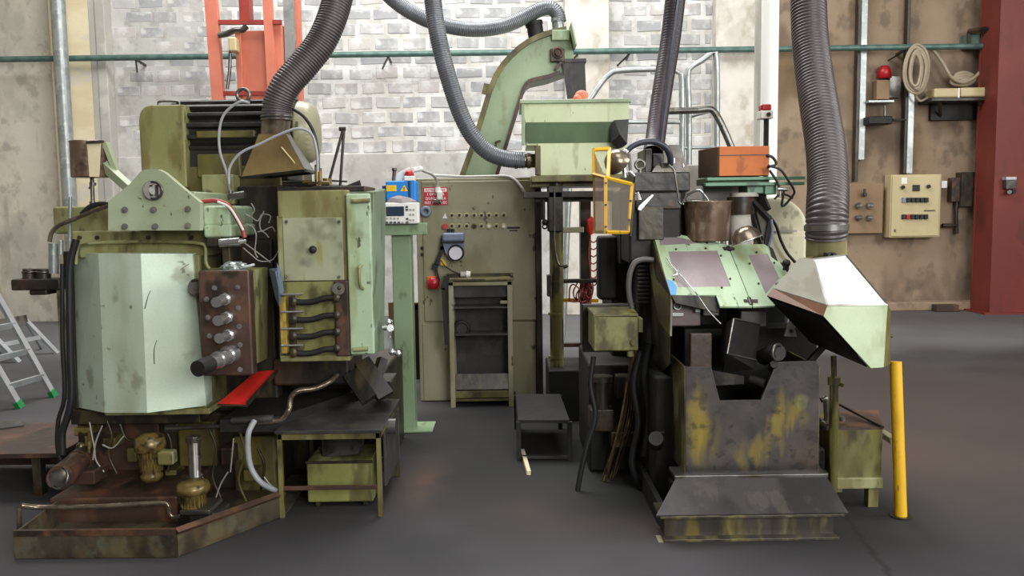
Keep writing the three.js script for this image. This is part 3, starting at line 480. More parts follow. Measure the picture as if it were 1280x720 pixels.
  obj('side_cover', hull([W(314, 338, 4.38), W(335, 334, 4.75), W(314, 458, 4.38), W(334, 448, 4.75), W(262, 338, 4.38), W(262, 458, 4.38), W(262, 334, 4.75), W(262, 448, 4.75)]), M.olive, pl, 'olive green painted side');
  for (const [x, y, l] of [[284, 373, .17], [286, 396, .17], [288, 418, .17]]) { const p = obj('plunger', [cyl(W(x, y, 4.36), W(x - 14, y + 5, 4.36 - l), .026), cyl(W(x, y, 4.36), W(x - 3, y + 1, 4.36 - .045), .034, .034, 6)], M.bright, pl); }
  obj('plunger', [cyl(W(292, 441, 4.36), W(262, 455, 4.14), .04), cyl(W(292, 441, 4.36), W(284, 444, 4.3), .048), cyl(W(276, 448, 4.24), W(272, 450, 4.21), .045)], M.bright, pl, 'large stepped plunger'); obj('plunger_cap', cyl(W(262, 455, 4.14), W(247, 461, 4.04), .043, .04), M.black, pl);
  for (const [x, y] of [[268, 360], [297, 359], [258, 374], [298, 385], [260, 397], [299, 408], [262, 420], [300, 431], [266, 462], [300, 462]]) obj('bolt', [cyl(W(x, y, 4.345), W(x, y, 4.33), .014, .014, 10), cyl(W(x, y, 4.335), W(x, y, 4.325), .008, .008, 6)], M.oily, pl);
  // electrical cabinet on the machine
  const cb = obj('side_cabinet', [hull([W(347, 241, 4.6), W(466, 240, 4.56), W(482, 238, 5.0), W(350, 238, 5.0), W(350, 451, 4.6), W(464, 443, 4.56), W(480, 438, 5.0), W(352, 446, 5.0)])], M.mintGrey, t, 'pale green cabinet with panel, door and cable rows');
  obj('frame', [pb(347, 238, 436, 273, 4.57, 4.62, .006), pb(347, 270, 356, 352, 4.57, 4.62, .006), pb(428, 270, 436, 352, 4.57, 4.62, .006), pb(350, 444, 438, 452, 4.55, 4.64, .008)], M.olive, cb);
  const pn = obj('panel', pb(354, 272, 429, 351, 4.56, 4.6, .005), M.sagePanel, cb); 
  obj('knob', [ball(W(391, 312, 4.53), .021), cyl(W(391, 312, 4.57), W(391, 312, 4.53), .01)], M.black, cb);
  obj('stud', [[358, 277], [424, 277], [358, 346], [424, 346]].map(([x, y]) => cyl(W(x, y, 4.56), W(x, y, 4.545), .008)), M.oily, cb);
  obj('cable_field', pb(354, 352, 432, 446, 4.562, 4.63, .005), M.boxOlive, cb); obj('terminal_bar', pb(418, 350, 437, 446, 4.54, 4.6, .012), M.rust, cb); obj('terminal_bar', pb(362, 370, 369, 446, 4.54, 4.6, .006), M.rust, cb); obj('yellow_strip', pb(350, 372, 358, 442, 4.52, 4.58, .004), M.yellowOld, cb);
  for (const [i, y] of [[0, 377], [1, 399], [2, 420], [3, 441]]) {
    obj('cable', tubeP([[366, y], [378, y + 1], [392, y], [405, y - 4], [420, y - 5]], 4.52, .0165), M.black, cb); obj('clamp', [ball(W(367, y, 4.51), .02, 1, 1.3, .8), ball(W(421, y - 5, 4.51), .02, 1, 1.3, .8)], M.oily, cb);
    obj('pin', cyl(W(352, y - 9, 4.5), W(379, y - 9.5, 4.51), .006), M.bright, cb);
  }
  obj('round_cover', [cyl(W(423, 361, 4.55), W(423, 361, 4.5), .033), ball(W(424, 360, 4.5), .01)], M.oily, cb);
  const dr = obj('door', pb(435, 242, 465, 443, 4.53, 4.57, .008), M.mint, cb); obj('handle', tubeP([[452, 332, 4.53], [449, 336, 4.49], [449, 346, 4.48], [450, 356, 4.49], [454, 361, 4.53]], 4.5, .009), M.olive, dr); obj('hinge', cyl(W(440, 251, 4.515), W(462, 250, 4.515), .013), M.olive, dr); obj('hinge', cyl(W(442, 437, 4.515), W(460, 436, 4.515), .012), M.olive, dr);
  obj('top_rail', [pb(346, 233, 456, 240, 4.62, 4.98, .005), pb(352, 226, 395, 234, 4.7, 4.9, .01)], M.oily, t);
  // fittings on top of the cabinet
  const ft = obj('fitting', [cyl(W(396, 232, 4.66), W(396, 206, 4.66), .012), cyl(W(400, 232, 4.66), W(400, 210, 4.66), .01), cyl(W(386, 229, 4.66), W(412, 229, 4.66), .012), cyl(W(409, 232, 4.7), W(409, 223, 4.7), .025), bar(W(378, 227, 4.64), W(390, 226, 4.64), .014)], M.brass, t);
  obj('lever_rods', [cyl(W(412, 224, 4.8), W(429, 161, 4.8), .008), cyl(W(425, 236, 4.8), W(430, 161, 4.8), .008), cyl(W(424, 161, 4.8), W(432, 161, 4.8), .013), bar(W(414, 226, 4.78), W(434, 227, 4.78), .01)], M.oily, t); obj('wedge', hull([W(430, 233, 4.75), W(450, 225, 4.75), W(453, 238, 4.75), W(430, 238, 4.75), W(430, 233, 4.95), W(450, 225, 4.95), W(453, 238, 4.95), W(430, 238, 4.95)]), M.black, t);
  // crank at the right end
  obj('crank', [cyl(W(478, 410, 4.8), W(488, 410, 4.8), .014), bar(W(489, 400, 4.78), W(487, 424, 4.78), .02), bar(W(487, 420, 4.78), W(491, 441, 4.75), .018), cyl(W(488, 410, 4.8), W(488, 410, 4.74), .02), ball(W(498, 442, 4.72), .02), cyl(W(489, 440, 4.76), W(498, 442, 4.73), .011), ball(W(486, 403, 4.76), .02), ball(W(490, 440, 4.75), .019)], M.bright, t);
  // pipes, hoses and wires
  obj('down_hose', [tubeP([[95, 300], [88, 330], [87, 380], [88, 440], [89, 500], [84, 522], [78, 540], [78, 568]], 4.62, .02), tubeP([[78, 330], [78, 420], [80, 500], [73, 525], [72, 560], [76, 575]], 4.66, .012)], M.rubber, t); obj('flat_bar', pb(74, 360, 80, 500, 4.7, 4.74), M.olive, t);
  const vb = obj('valve_block', [pb(13, 349, 75, 363, 4.66, 4.82, .01), pb(36, 362, 58, 369, 4.68, 4.8, .01), cyl(W(37, 349, 4.74), W(37, 336, 4.74), .036), cyl(W(55, 349, 4.74), W(55, 336, 4.74), .036)], M.oily, t, 'dark valve block sticking out to the left'); obj('cap', [ring(W(37, 340, 4.74), .036, .006, [Math.PI / 2, 0, 0]), ring(W(55, 340, 4.74), .036, .006, [Math.PI / 2, 0, 0])], M.steel, vb);
  obj('silver_pipe', [cyl(W(67, 304, 4.74), W(67, 342, 4.74), .026), cyl(W(76, 300, 4.72), W(76, 318, 4.72), .014), cyl(W(88, 246, 4.7), W(87, 310, 4.7), .01)], M.galv, t);
  obj('cable', tubeP([[62, 302], [64, 292], [72, 283], [95, 273], [120, 263], [140, 256]], 4.62, .012), M.copper, t); obj('cable', tubeP([[102, 268], [112, 259], [125, 255], [140, 256]], 4.66, .014), M.rubber, t);
  obj('cable', tubeP([[253, 252], [270, 251], [284, 256], [294, 270], [302, 284], [306, 297]], 4.58, .013), M.cableRed, t); obj('cable', tubeP([[272, 252], [286, 259], [296, 273], [304, 288]], 4.55, .007), M.cableWhite, t);
  obj('solenoid', [cyl(W(275, 304, 4.56), W(300, 302, 4.56), .024), cyl(W(300, 302, 4.56), W(308, 301, 4.56), .016, .008)], M.bright, t); obj('bracket', [pb(258, 297, 276, 308, 4.58, 4.8), pb(278, 308, 288, 336, 4.6, 4.8)], M.oily, t); obj('connector', [cyl(W(286, 246, 4.7), W(306, 243, 4.7), .02), cyl(W(288, 238, 4.7), W(288, 250, 4.7), .015)], M.steel, t);
  const wires = [[[307, 268], [315, 272], [322, 276], [328, 268], [338, 270], [336, 279]], [[308, 280], [316, 284], [320, 292], [319, 316], [322, 322]], [[322, 290], [330, 288], [340, 284], [344, 290]], [[304, 310], [316, 320], [324, 326], [340, 325], [349, 312]], [[314, 254], [318, 262], [314, 270]], [[306, 304], [325, 318], [338, 328]], [[330, 264], [325, 276], [326, 287], [332, 292], [336, 297]]];
  wires.forEach((w) => obj('wire', tubeP(w, 4.74, .0038, 6), M.wire, t));
  obj('conduit', tubeP([[288, 242], [283, 215], [275, 190], [274, 165], [279, 145], [290, 133], [302, 127], [312, 129]], 5.0, .008), M.cableGrey, t); obj('conduit', tubeP([[286, 230], [287, 210], [300, 192], [325, 180], [350, 168], [372, 161], [388, 166], [396, 190], [397, 215]], 4.42, .007), M.cableGrey, t); obj('conduit', tubeP([[366, 136], [380, 146], [392, 165], [397, 190], [398, 210]], 4.75, .009), M.rubber, t);
  obj('bent_pipe', tubeP([[421, 469, 4.9], [412, 477, 4.8], [395, 485, 4.75], [372, 489, 4.7], [364, 496, 4.65], [361, 512, 4.6], [354, 523, 4.6], [340, 527, 4.6], [312, 529, 4.6]], 4.7, .016), M.copper, t); obj('shaft', [cyl(W(208, 536, 4.68), W(315, 531, 4.62), .012), cyl(W(290, 526, 4.6), W(342, 523, 4.6), .022), cyl(W(208, 536, 4.7), W(222, 535, 4.7), .024)], M.steel, t);
  obj('coolant_hose', tubeP([[318, 526, 4.55], [311, 540, 4.5], [310, 560, 4.5], [314, 585, 4.5], [325, 602, 4.5], [345, 614, 4.55]], 4.5, .016), M.cableGrey, t);
  const low = [[[112, 528], [115, 545], [118, 560], [120, 575], [130, 590]], [[128, 532], [120, 552], [116, 575]], [[155, 545], [140, 560], [128, 556]], [[240, 560], [246, 580], [258, 608]], [[292, 548], [290, 570], [288, 590]], [[285, 590], [276, 605], [268, 628]], [[330, 596], [338, 606], [347, 612]]];
  low.forEach((w) => obj('wire', tubeP(w, 4.6, .0045, 6), M.wire, t)); obj('elbow', [cyl(W(100, 560, 4.7), W(102, 585, 4.7), .014), ball(W(101, 558, 4.7), .024), pb(92, 535, 112, 545, 4.7, 4.9), cyl(W(112, 540, 4.66), W(112, 594, 4.66), .012)], M.brass, t);
  for (const l of [[[104, 534], [108, 550], [106, 570], [112, 596]], [[134, 526], [140, 545], [136, 568], [146, 592]], [[150, 530], [158, 548], [172, 552]], [[206, 534], [214, 556], [210, 590]], [[262, 536], [270, 560], [266, 596], [276, 622]], [[300, 540], [306, 566], [298, 600], [308, 628]], [[322, 560], [330, 580], [326, 612]]]) obj('pipe', tubeP(l, 4.72, .008, 8), l[0][0] % 4 ? M.oily : M.grimy, t);
  for (const [x, y, w, h] of [[128, 548, 16, 12], [158, 560, 12, 18], [206, 588, 14, 12], [276, 560, 14, 22], [304, 588, 18, 14]]) obj('bracket', pb(x, y, x + w, y + h, 4.8, 4.95, .008), x % 3 ? M.grimy : M.rust, t);
  // sump: low pan, tank, pumps
  const gA = (x, y) => onY(x, y, 0), pA = gA(20, 699), pB = gA(222, 697), pC = gA(356, 645), H = .125;
  const wall = (a, b, h = H) => plate([a, b, b.clone().setY(h), a.clone().setY(h)], .012);
  const pan = obj('sump_pan', [wall(pA, pB), wall(pB, pC), wall(pA, V(pA.x - .1, 0, -5.2)), plate([pA, pB, pC, V(pC.x, 0, -5.2), V(pA.x - .1, 0, -5.2)], .01)], M.drain, t, 'oily low pan round the machine foot'); pan.position.y = .006;
  obj('rim', [bar(pA.clone().setY(H), pB.clone().setY(H), .03, .02), bar(pB.clone().setY(H), pC.clone().setY(H), .03, .02)], M.rust, pan);
  const tk = obj('tank', [pbf(52, 622, 214, 4.42, 5.0, .012), pbf(40, 640, 60, 4.45, 5.0, .01)], M.rust, t, 'brown tank with a rail along its top edge');
  obj('rail', [tubeP([[26, 632, 4.2], [45, 634, 4.25], [120, 633, 4.3], [205, 629, 4.36], [210, 631, 4.36], [212, 640, 4.36], [216, 646, 4.36], [226, 645, 4.36]], 4.3, .014), tubeP([[24, 634, 4.2], [24, 650, 4.2], [25, 668, 4.2]], 4.2, .013)], M.copper, tk);
  const m2 = obj('small_motor', [cyl(W(75, 597, 4.32), W(98, 578, 4.62), .066, .064, 28), cyl(W(98, 578, 4.62), W(106, 572, 4.7), .07), pb(84, 590, 118, 606, 4.5, 4.65)], M.rust, t, 'small round motor pointing at the viewer'); obj('fan_cover', [lathe([[.062, .02], [.066, 0], [.05, .012], [.02, .02], [0, .02]].reverse(), W(75, 597, 4.33), W(75, 597, 4.32).sub(W(98, 578, 4.62))), ring(W(74.5, 597.4, 4.315), .055, .008, [-.35, -.35, 0])], M.steel, m2);
  const pump = (x, y0, y1, w, d) => {
    const b = W(x, y1, d), h = W(x, y0, d).y - b.y, r = w * d / FOCAL / 2;
    const p = obj('pump', lathe([[0, 0], [r * .7, 0], [r * .75, h * .12], [r * .6, h * .16], [r * .72, h * .2], [r * .72, h * .62], [r, h * .64], [r * 1.05, h * .78], [r * .95, h * .92], [r * .5, h], [0, h]], b), M.brass, t, 'brass coloured coolant pump');
    obj('fins', Array.from({ length: 22 }, (_, k) => { const a = k / 22 * Math.PI * 2; return bar(V(b.x + Math.cos(a) * r * .75, b.y + h * .2, b.z + Math.sin(a) * r * .75), V(b.x + Math.cos(a) * r * .75, b.y + h * .62, b.z + Math.sin(a) * r * .75), .006); }), M.brass, p); return p;
  };
  pump(190, 541, 600, 37, 4.55); obj('pump_box', pb(196, 565, 216, 582, 4.48, 4.55, .012), M.olive, t);
  pump(243, 600, 640, 40, 4.32); obj('pump_foot', [pbf(228, 642, 266, 4.28, 4.45, .01), pb(224, 638, 262, 644, 4.25, 4.45, .006)], M.steel, t); obj('pump_stem', [cyl(W(242, 548, 4.5), W(244, 602, 4.42), .032), cyl(W(242, 546, 4.5), W(242, 552, 4.5), .042), cyl(W(243, 596, 4.42), W(243, 601, 4.42), .042), ring(W(243, 570, 4.47), .03, .006, [Math.PI / 2, 0, 0])], M.steel, t);
  done(t);
}
{ // things on and around it
  const nC = V(0, .4, .093).normalize(), p0 = W(290, 506, 4.35), q = (x, y) => onP(x, y, p0, nC);
  const t = thing('chip_chute', 'bright red sloping sheet below the rusty plunger block', 'chute'); obj('sheet', plate([q(272, 505), q(308, 506), q(346, 463), q(320, 465)], .006), M.red, t); obj('edge', [bar(q(308, 506), q(347, 463), .006, .03), bar(q(272, 506), q(308, 507), .006, .012)], M.oily, t); done(t);
  const h = thing('extraction_hood', 'brown pyramid fume hood over the left machine', 'hood'), F = 4.55, B = 5.0;
  const a = W(302, 222, F), b = W(381, 213, F - .08), c = W(394, 216, B), e = V(a.x + .03, a.y + .02, -B), A = W(324, 168, F + .1), Bq = W(357, 168, F + .06), C = W(362, 168, B - .12), E = V(A.x, A.y, -B + .12);
  obj('front_panel', quad(a, b, Bq, A), M.hoodRust, h); obj('side_panel', quad(b, c, C, Bq), M.steel, h, 'bare grey side panel'); obj('back_panel', quad(c, e, E, C), M.hoodRust, h); obj('side_panel', quad(e, a, A, E), M.hoodRust, h);
  obj('rim', [bar(a, b, .014), bar(b, c, .014), bar(c, e, .014), bar(e, a, .014)], M.oily, h); const m = W(343, 170, 4.75); obj('neck', cyl(m.clone().add(V(0, -.02, 0)), W(346, 140, 4.72), .078, .078, 32), M.copper, h); obj('stay', bar(W(352, 185, 4.56), W(372, 209, 4.5), .016, .006), M.cream, h); done(h);
  const d = thing('flexible_duct', 'dark ribbed duct curving up from the brown pyramid hood', 'duct'); obj('duct', hose([[346, 150, 4.72], [347, 132, 4.72], [357, 108, 4.72], [379, 82, 4.75], [400, 55, 4.78], [414, 25, 4.8], [424, -10, 4.85], [432, -60, 4.95], [438, -160, 5.2]].map((p) => W(...p)), .082, .085, .0155, .0065), M.duct, d); obj('collar', [ring(W(346, 146, 4.72), .083, .006, [Math.PI / 2, 0, 0]), ring(W(346, 150, 4.72), .083, .006, [Math.PI / 2, 0, 0])], M.steel, d); done(d);
  const r = thing('rag', 'grey blue rag hanging between the plunger block and the cabinet', 'rag'); obj('cloth', [hull([W(336, 336, 4.6), W(349, 334, 4.56), W(352, 372, 4.52), W(349, 384, 4.52), W(344, 372, 4.53), W(340, 352, 4.56), W(344, 340, 4.5), W(348, 360, 4.48)]), hull([W(346, 328, 4.56), W(352, 340, 4.55), W(355, 365, 4.53), W(350, 368, 4.5), W(347, 345, 4.5)])], M.rag, r); done(r);
  const s = thing('crumpled_bag', 'crumpled silver bag lying on top of the plunger block', 'bag'), geo = new THREE.IcosahedronGeometry(1, 3), gp = geo.attributes.position; const cc = W(293, 333, 4.5);
  for (let i = 0; i < gp.count; i++) { const x = gp.getX(i), y = gp.getY(i), z = gp.getZ(i), k = 1 + .25 * Math.sin(x * 9 + z * 5) * Math.cos(y * 8 + x * 3); gp.setXYZ(i, cc.x + x * k * .065, cc.y - .004 + y * k * .032, cc.z + z * k * .06); }
  geo.deleteAttribute('normal'); obj('bag', [geo, bar(W(300, 335, 4.46), W(318, 331, 4.5), .012)], M.silverRag, s); done(s);
}
{ // steel table in front of the left machine
  const t = thing('steel_table', 'low oily steel table with dark top before the left machine', 'table'), h = onY(348, 543, .49), x0 = W(347, 542, 4.48).x, x1 = W(476, 538, 4.48).x, z0 = -4.46, z1 = -5.2, H = .49;
  obj('top', bx(x0 - .01, x1 + .01, H - .02, H, z1, z0 + .01, .005), M.plateTop, t); obj('frame', [bx(x0, x1, H - .055, H - .02, z0 - .03, z0, .004), bx(x0, x0 + .03, H - .055, H - .02, z1, z0, .004), bx(x1 - .03, x1, H - .055, H - .02, z1, z0, .004)], M.grimy, t);
  for (const [x, z] of [[x0 + .012, z0 - .012], [x1 - .012, z0 - .012], [x0 + .012, z1 + .02], [x1 - .012, z1 + .02]]) obj('leg', bx(x - .013, x + .013, 0, H - .05, z - .013, z + .013, .003), M.grimy, t);
  const yr = W(410, 609, 4.48).y; obj('rail', bx(x0, x1, yr - .012, yr + .012, z0 - .02, z0 - .006, .003), M.rust, t); obj('rail', bx(x0, x1, .1, .12, z1, z1 + .02, .003), M.rust, t);
  obj('side_plate', bx(x1 - .012, x1 + .002, .12, H - .06, z1 + .04, z0 - .16, .003), M.plateTop, t); obj('roller', cyl(V(x1 + .002, .44, -4.72), V(x1 + .05, .44, -4.72), .045), M.steel, t); done(t);
  const b = thing('bin', 'dirty yellow green bin standing under the low steel table', 'bin'), bz = -4.62;
  const X = (p) => W(p, 610, 4.62).x, top = W(420, 576, 4.62).y; obj('body', [bx(X(384), X(466), .03, top, bz - .35, bz, .01)], M.bin, b); obj('rim', [bx(X(383), X(467), top - .015, top, bz - .005, bz + .008, .003)], M.oily, b); obj('foot', [bx(X(392), X(398), 0, .035, bz - .3, bz - .02), bx(X(452), X(458), 0, .035, bz - .3, bz - .02)], M.oily, b);
  obj('contents', [hull([0, 1, 2, 3, 4, 5, 6, 7, 8, 9].map(() => V(X(392 + rnd() * 66), top - .02 + rnd() * .12, bz - .05 - rnd() * .25)))], M.steel, b); done(b);
}
{ // brown bench and ladders at the left edge
  const t = thing('low_bench', 'low brown steel bench at the left edge beside the pan', 'bench'), z0 = -4.85, y = W(30, 567, 4.85).y, xr = W(72, 567, 4.85).x;
  obj('top', bx(-3.6, xr, y - .03, y, -5.6, z0, .004), M.rust, t); obj('leg', bx(W(40, 590, 4.9).x, W(51, 590, 4.9).x, 0, y - .03, -4.96, -4.9, .004), M.oily, t); obj('leg', bx(-3.55, -3.5, 0, y - .03, -4.96, -4.9, .004), M.oily, t); obj('leg', bx(xr - .1, xr - .05, 0, y - .03, -5.56, -5.5, .004), M.oily, t); obj('back_board', bx(-3.6, xr - .06, .02, y - .03, -5.48, -5.46, .004), M.rust, t); done(t);
  single('steel_sheet', plate([onY(0, 536, y + .006), onY(30, 532, y + .006), onY(24, 527, y + .006), onY(-60, 524, y + .006), onY(-60, 540, y + .006)].map((p) => p), .008), M.plateTop, 'dark steel sheet lying on the low brown bench', 'sheet');
  const l = thing('ladder', 'aluminium ladder with green feet leaning out at the left edge', 'ladder'), f1 = onY(26, 510, 0), f2 = onY(68, 496, 0);
  const up = (f, px, py, d) => W(px, py, d), top2 = W(3, 381, f2.z * -1 - .25), dir = top2.clone().sub(f2).normalize(), L = 2.3;
  const rails = [f1, f2].map((f) => { const a = f.clone().addScaledVector(dir, .02), b = f.clone().addScaledVector(dir, L); obj('rail', bar(a, b, .03, .065), M.alu, l); obj('foot', bar(f, f.clone().addScaledVector(dir, .07), .04, .075), M.greenFoot, l); return [f, b]; });
  for (let s = .22; s < L; s += .27) obj('rung', bar(f1.clone().addScaledVector(dir, s), f2.clone().addScaledVector(dir, s), .025, .05), M.alu, l);
  done(l);
  const k = thing('trestle', 'second aluminium ladder section standing behind the green footed ladder', 'ladder'), g1 = onY(72, 442, 0), g2 = onY(24, 453, 0), e1 = W(32, 400, -g1.z - .1), dd = e1.clone().sub(g1);
  for (const g of [g1, g2]) obj('rail', bar(g, g.clone().add(dd), .03, .07), M.alu, k); obj('rung', bar(g1.clone().addScaledVector(dd, .5), g2.clone().addScaledVector(dd, .5), .025, .05), M.alu, k); obj('top_cap', bar(g1.clone().add(dd), g2.clone().add(dd), .06, .12), M.steel, k);
  for (const g of [g1, g2]) { const tp = g.clone().add(dd); obj('rear_leg', bar(V(tp.x - .1, 0, tp.z - .5), tp, .03, .05), M.alu, k); } done(k);
}

// ================================================================ BETWEEN THE MACHINES
{ // pedestal with readout
  const t = thing('pedestal', 'slim pale green pedestal carrying the white digital readout', 'stand');
  const d = 6.25; obj('post', [pbf(494, 288, 518, d, d + .14, .01)], M.pedestal, t); obj('base_plate', (() => { const a = onY(500, 541, 0), b = onY(541, 540, 0); return bx(a.x, b.x, 0, .015, a.z - .28, a.z, .003); })(), M.pedestal, t);
  obj('cross_plate', pb(477, 279, 534, 294, d - .05, d, .006), M.pedestal, t);  obj('arm', pb(474, 236, 482, 283, d, d + .05), M.pedestal, t); done(t);
  const r = thing('digital_readout', 'white digital readout with dark screen on the green pedestal', 'readout');
  obj('housing', pb(481, 253, 523.5, 280, 6.14, 6.22, .012), M.white, r); obj('screen', pb(482.5, 258, 505, 270, 6.13, 6.15, .004), M.screen, r);
  const keys = []; for (const [x, y] of [[483.5, 278], [488.5, 278], [493.5, 278], [498.5, 278], [509, 273.5], [509, 278], [508.5, 262], [508.5, 258.5]]) keys.push(pb(x - 1.5, y - 1.2, x + 1.5, y + 1.2, 6.13, 6.15, .001)); keys.forEach((k) => obj('key', k, M.greyDark, r));
  for (const [x, y] of [[484, 273], [488.5, 273], [493, 273], [497.5, 273], [503.5, 278], [513, 262], [513, 268], [517, 262], [517, 268], [513, 275], [517, 275]]) obj('key', pb(x - 1.3, y - 1.1, x + 1.3, y + 1.1, 6.132, 6.15, .001), M.concrete, r);
  done(r);
  const b = thing('blue_box', 'bright blue box with yellow warning stickers above the readout', 'electrical box');
  obj('case', pb(482, 226, 520, 253, 6.24, 6.45, .012), M.blue, b); obj('strap', pb(510.5, 226, 513.5, 253, 6.23, 6.25, .002), M.blueDark, b); obj('clip', pb(477.5, 232, 482, 238, 6.28, 6.36), M.blueDark, b);
  printPlate('warning_label', 483, 231.5, 495.5, 239, 6.238, printed(128, 72, (g, w, h) => { g.fillStyle = '#f2c41e'; g.fillRect(0, 0, w, h); g.fillStyle = '#c99a10'; for (let i = 0; i < 4; i++) g.fillRect(10, 14 + i * 13, w - 30 - i * 8, 4); }), b);
  const tri = plate([W(500.5, 239, 6.237), W(510, 239, 6.237), W(505.2, 231, 6.237)], .004); obj('warning_label', tri, M.yellowSticker, b); obj('warning_mark', [bar(W(505.2, 234, 6.232), W(505, 236.4, 6.232), .007, .002), ball(W(505.2, 237.5, 6.232), .004)], M.blackPaint, b);
  done(b);
  const a = thing('beacon', 'red domed beacon on a white base above the blue box', 'beacon'); obj('base', pb(505, 220, 518, 226, 6.24, 6.34), M.white, a); obj('dome', lathe([[0, .045], [.02, .04], [.032, .024], [.036, 0], [0, 0]], W(511.5, 220, 6.29)), M.redPlastic, a); done(a);
  const e = thing('white_bracket', 'curved white bracket and small tap behind the red domed beacon', 'bracket'); obj('arm', plate([[497, 226], [497, 217], [503, 213], [511, 209], [516, 212], [508, 215], [504, 226]].map(([x, y]) => W(x, y, 6.36)), .05), M.white, e); obj('stem', [cyl(W(492, 226, 6.34), W(493, 213, 6.34), .013), ball(W(493, 212, 6.34), .02)], M.steel, e); done(e);
  const c = thing('grey_rag', 'crumpled greyish cloth on top of the digital readout', 'rag'); obj('cloth', hull([[483, 253, 6.15], [521, 252, 6.15], [512, 247, 6.2], [498, 244, 6.2], [488, 247, 6.17], [484, 252, 6.23], [520, 251, 6.23], [503, 253.5, 6.14], [506, 249, 6.16]].map((p) => W(...p))), M.ragPink, c); done(c);
  const p = thing('power_cable', 'pale cable with a white plug hanging before the red sign', 'cable'); obj('cord', tubeP([[514, 214, 6.3], [522, 210, 6.4], [530, 214, 6.7], [541, 219, 7.0], [546, 226, 7.15], [547, 238, 7.22]], 7, .011), M.cableWhite, p); obj('sleeve', cyl(W(515, 213, 6.3), W(526, 211, 6.5), .02), M.white, p); obj('plug', [cyl(W(547, 234, 7.2), W(548, 240, 7.2), .02, .028), pb(546, 239, 553, 250, 7.16, 7.22, .012)], M.white, p); obj('socket', pb(542, 249, 552, 254, 7.18, 7.26, .01), M.copper, p); done(p);
}
{ // the tall electrical cabinet
  const t = thing('electrical_cabinet', 'tall drab green electrical cabinet with two rows of buttons', 'cabinet'), d = 7.28;
  obj('body', pbf(525, 222, 676, d, d + .6, .012), M.cabinet, t); const dr = obj('door', pb(529, 226, 671, 401, d - .02, d, .006), M.cabinet, t); obj('lower_panel', pb(529, 404, 671, 500, d - .015, d, .006), M.cabinet, t); obj('edge', pbf(670, 224, 677, d - .02, d + .02, .006), M.oily, t);
  for (let j = 0; j < 2; j++) for (let i = 0; i < 8; i++) {
    const x = 565 + i * 9.25, y = 269.3 + j * 13.4, c = W(x, y, d - .02), b = obj('button', [cyl(c, c.clone().setZ(-d + .03), .021), ring(c.clone().setZ(-d + .03), .019, .005)], j === 1 && i === 3 ? M.brass : M.cream, dr);
    obj('cap', cyl(c.clone().setZ(-d + .03), c.clone().setZ(-d + .042), .012), j === 1 && (i === 5 || i === 7) ? M.white : M.blackPaint, b);
  }
  obj('arrow_mark', plate([W(553, 273, d - .024), W(559, 273, d - .024), W(556.5, 266, d - .024)], .004), M.white, dr); obj('button', cyl(W(556.5, 283, d - .02), W(556.5, 283, d - .06), .024), M.redPlastic, dr, 'red push button'); obj('stud', cyl(W(593, 259, d - .02), W(593, 259, d - .04), .014), M.copper, dr);
  obj('label_plate', [pb(634, 283.5, 650, 286, d - .024, d - .01, 0), pb(637, 287.5, 647, 289, d - .024, d - .01, 0)], M.blackPaint, dr); for (const y of [308, 316]) obj('hinge', pb(526, y, 529.5, y + 4, d - .03, d), M.black, dr);
  printPlate('warning_sign', 529, 234, 560, 256.5, d - .024, printed(310, 225, (g, w, h) => {
    g.fillStyle = '#b5283a'; g.fillRect(0, 0, w, h); g.fillStyle = '#ecd9d6'; g.fillRect(14, 12, w - 28, 46); g.textAlign = 'center'; g.textBaseline = 'middle';
    g.fillStyle = '#b5283a'; g.font = 'bold 40px sans-serif'; g.fillText('ATTENZIONE', w / 2, 36, w - 40); g.fillStyle = '#ecd9d6'; g.font = 'bold 46px sans-serif';
    g.fillText('I OPERA A', w / 2, 87, w - 50); g.fillText('QUADRO LA', w / 2, 140, w - 34); g.fillText('NEI PERIODI', w / 2, 193, w - 30);
  }), dr);
  const st = obj('emergency_stop', pb(534, 345.5, 549, 361, d - .05, d - .02), M.orangeFlat, dr, 'red stop knob on an orange plate'); obj('stop_knob', [cyl(W(543, 354, d - .05), W(543, 354, d - .1), .03), lathe([[0, .035], [.03, .03], [.05, .015], [.05, 0], [0, 0]], W(542, 354, d - .1), V(0, 0, 1))], M.redPlastic, st);
  done(t);
  const k = thing('tape_roll', 'small grey blue roll hung at the cabinet corner below the red sign', 'roll'); obj('roll', new THREE.TorusGeometry(.033, .016, 12, 28).translate(...W(532.5, 264.5, d - .04).toArray()), M.greyPlastic, k); obj('hook', cyl(W(532.5, 262, d), W(532.5, 262, d - .07), .006), M.black, k); done(k);
  const w = thing('cabinet_cable', 'thin pale cable lying along the top edge of the tall cabinet', 'cable'); obj('cord', [tubeP([[541, 219, 7.3], [560, 220, 7.3], [580, 221, 7.3], [610, 220.5, 7.3], [636, 221, 7.28], [645, 226, 7.25], [653, 236, 7.22], [657, 243, 7.22]], 7.3, .012)], M.cableWhite, w); done(w);
  const l = thing('hand_lamp', 'grey hanging holder with a round clear lens on the tall cabinet', 'lamp'), e = d - .07, sh = new THREE.Shape();
  const L = [[553, 301], [553, 293], [556, 291], [577, 291], [580, 294], [580, 316], [577, 324], [570, 327], [563, 324], [557, 315]].map(([x, y]) => W(x, y, e));
  obj('body', [plate(L, .07), pb(553, 291, 580, 302, e - .09, e + .03, .02)], M.greyPlastic, l); obj('groove', pb(553.5, 301.5, 580, 303, e - .095, e, .002), M.blackPaint, l); obj('lens_ring', ring(W(570, 316, e - .04), .062, .009), M.blackPaint, l); obj('lens', cyl(W(570, 316, e), W(570, 316, e - .045), .06, .06, 32), M.lens, l); obj('pegs', [cyl(W(561, 291, e), W(561, 286, e), .014), cyl(W(566, 291, e), W(566, 286, e), .014)], M.blackPaint, l);
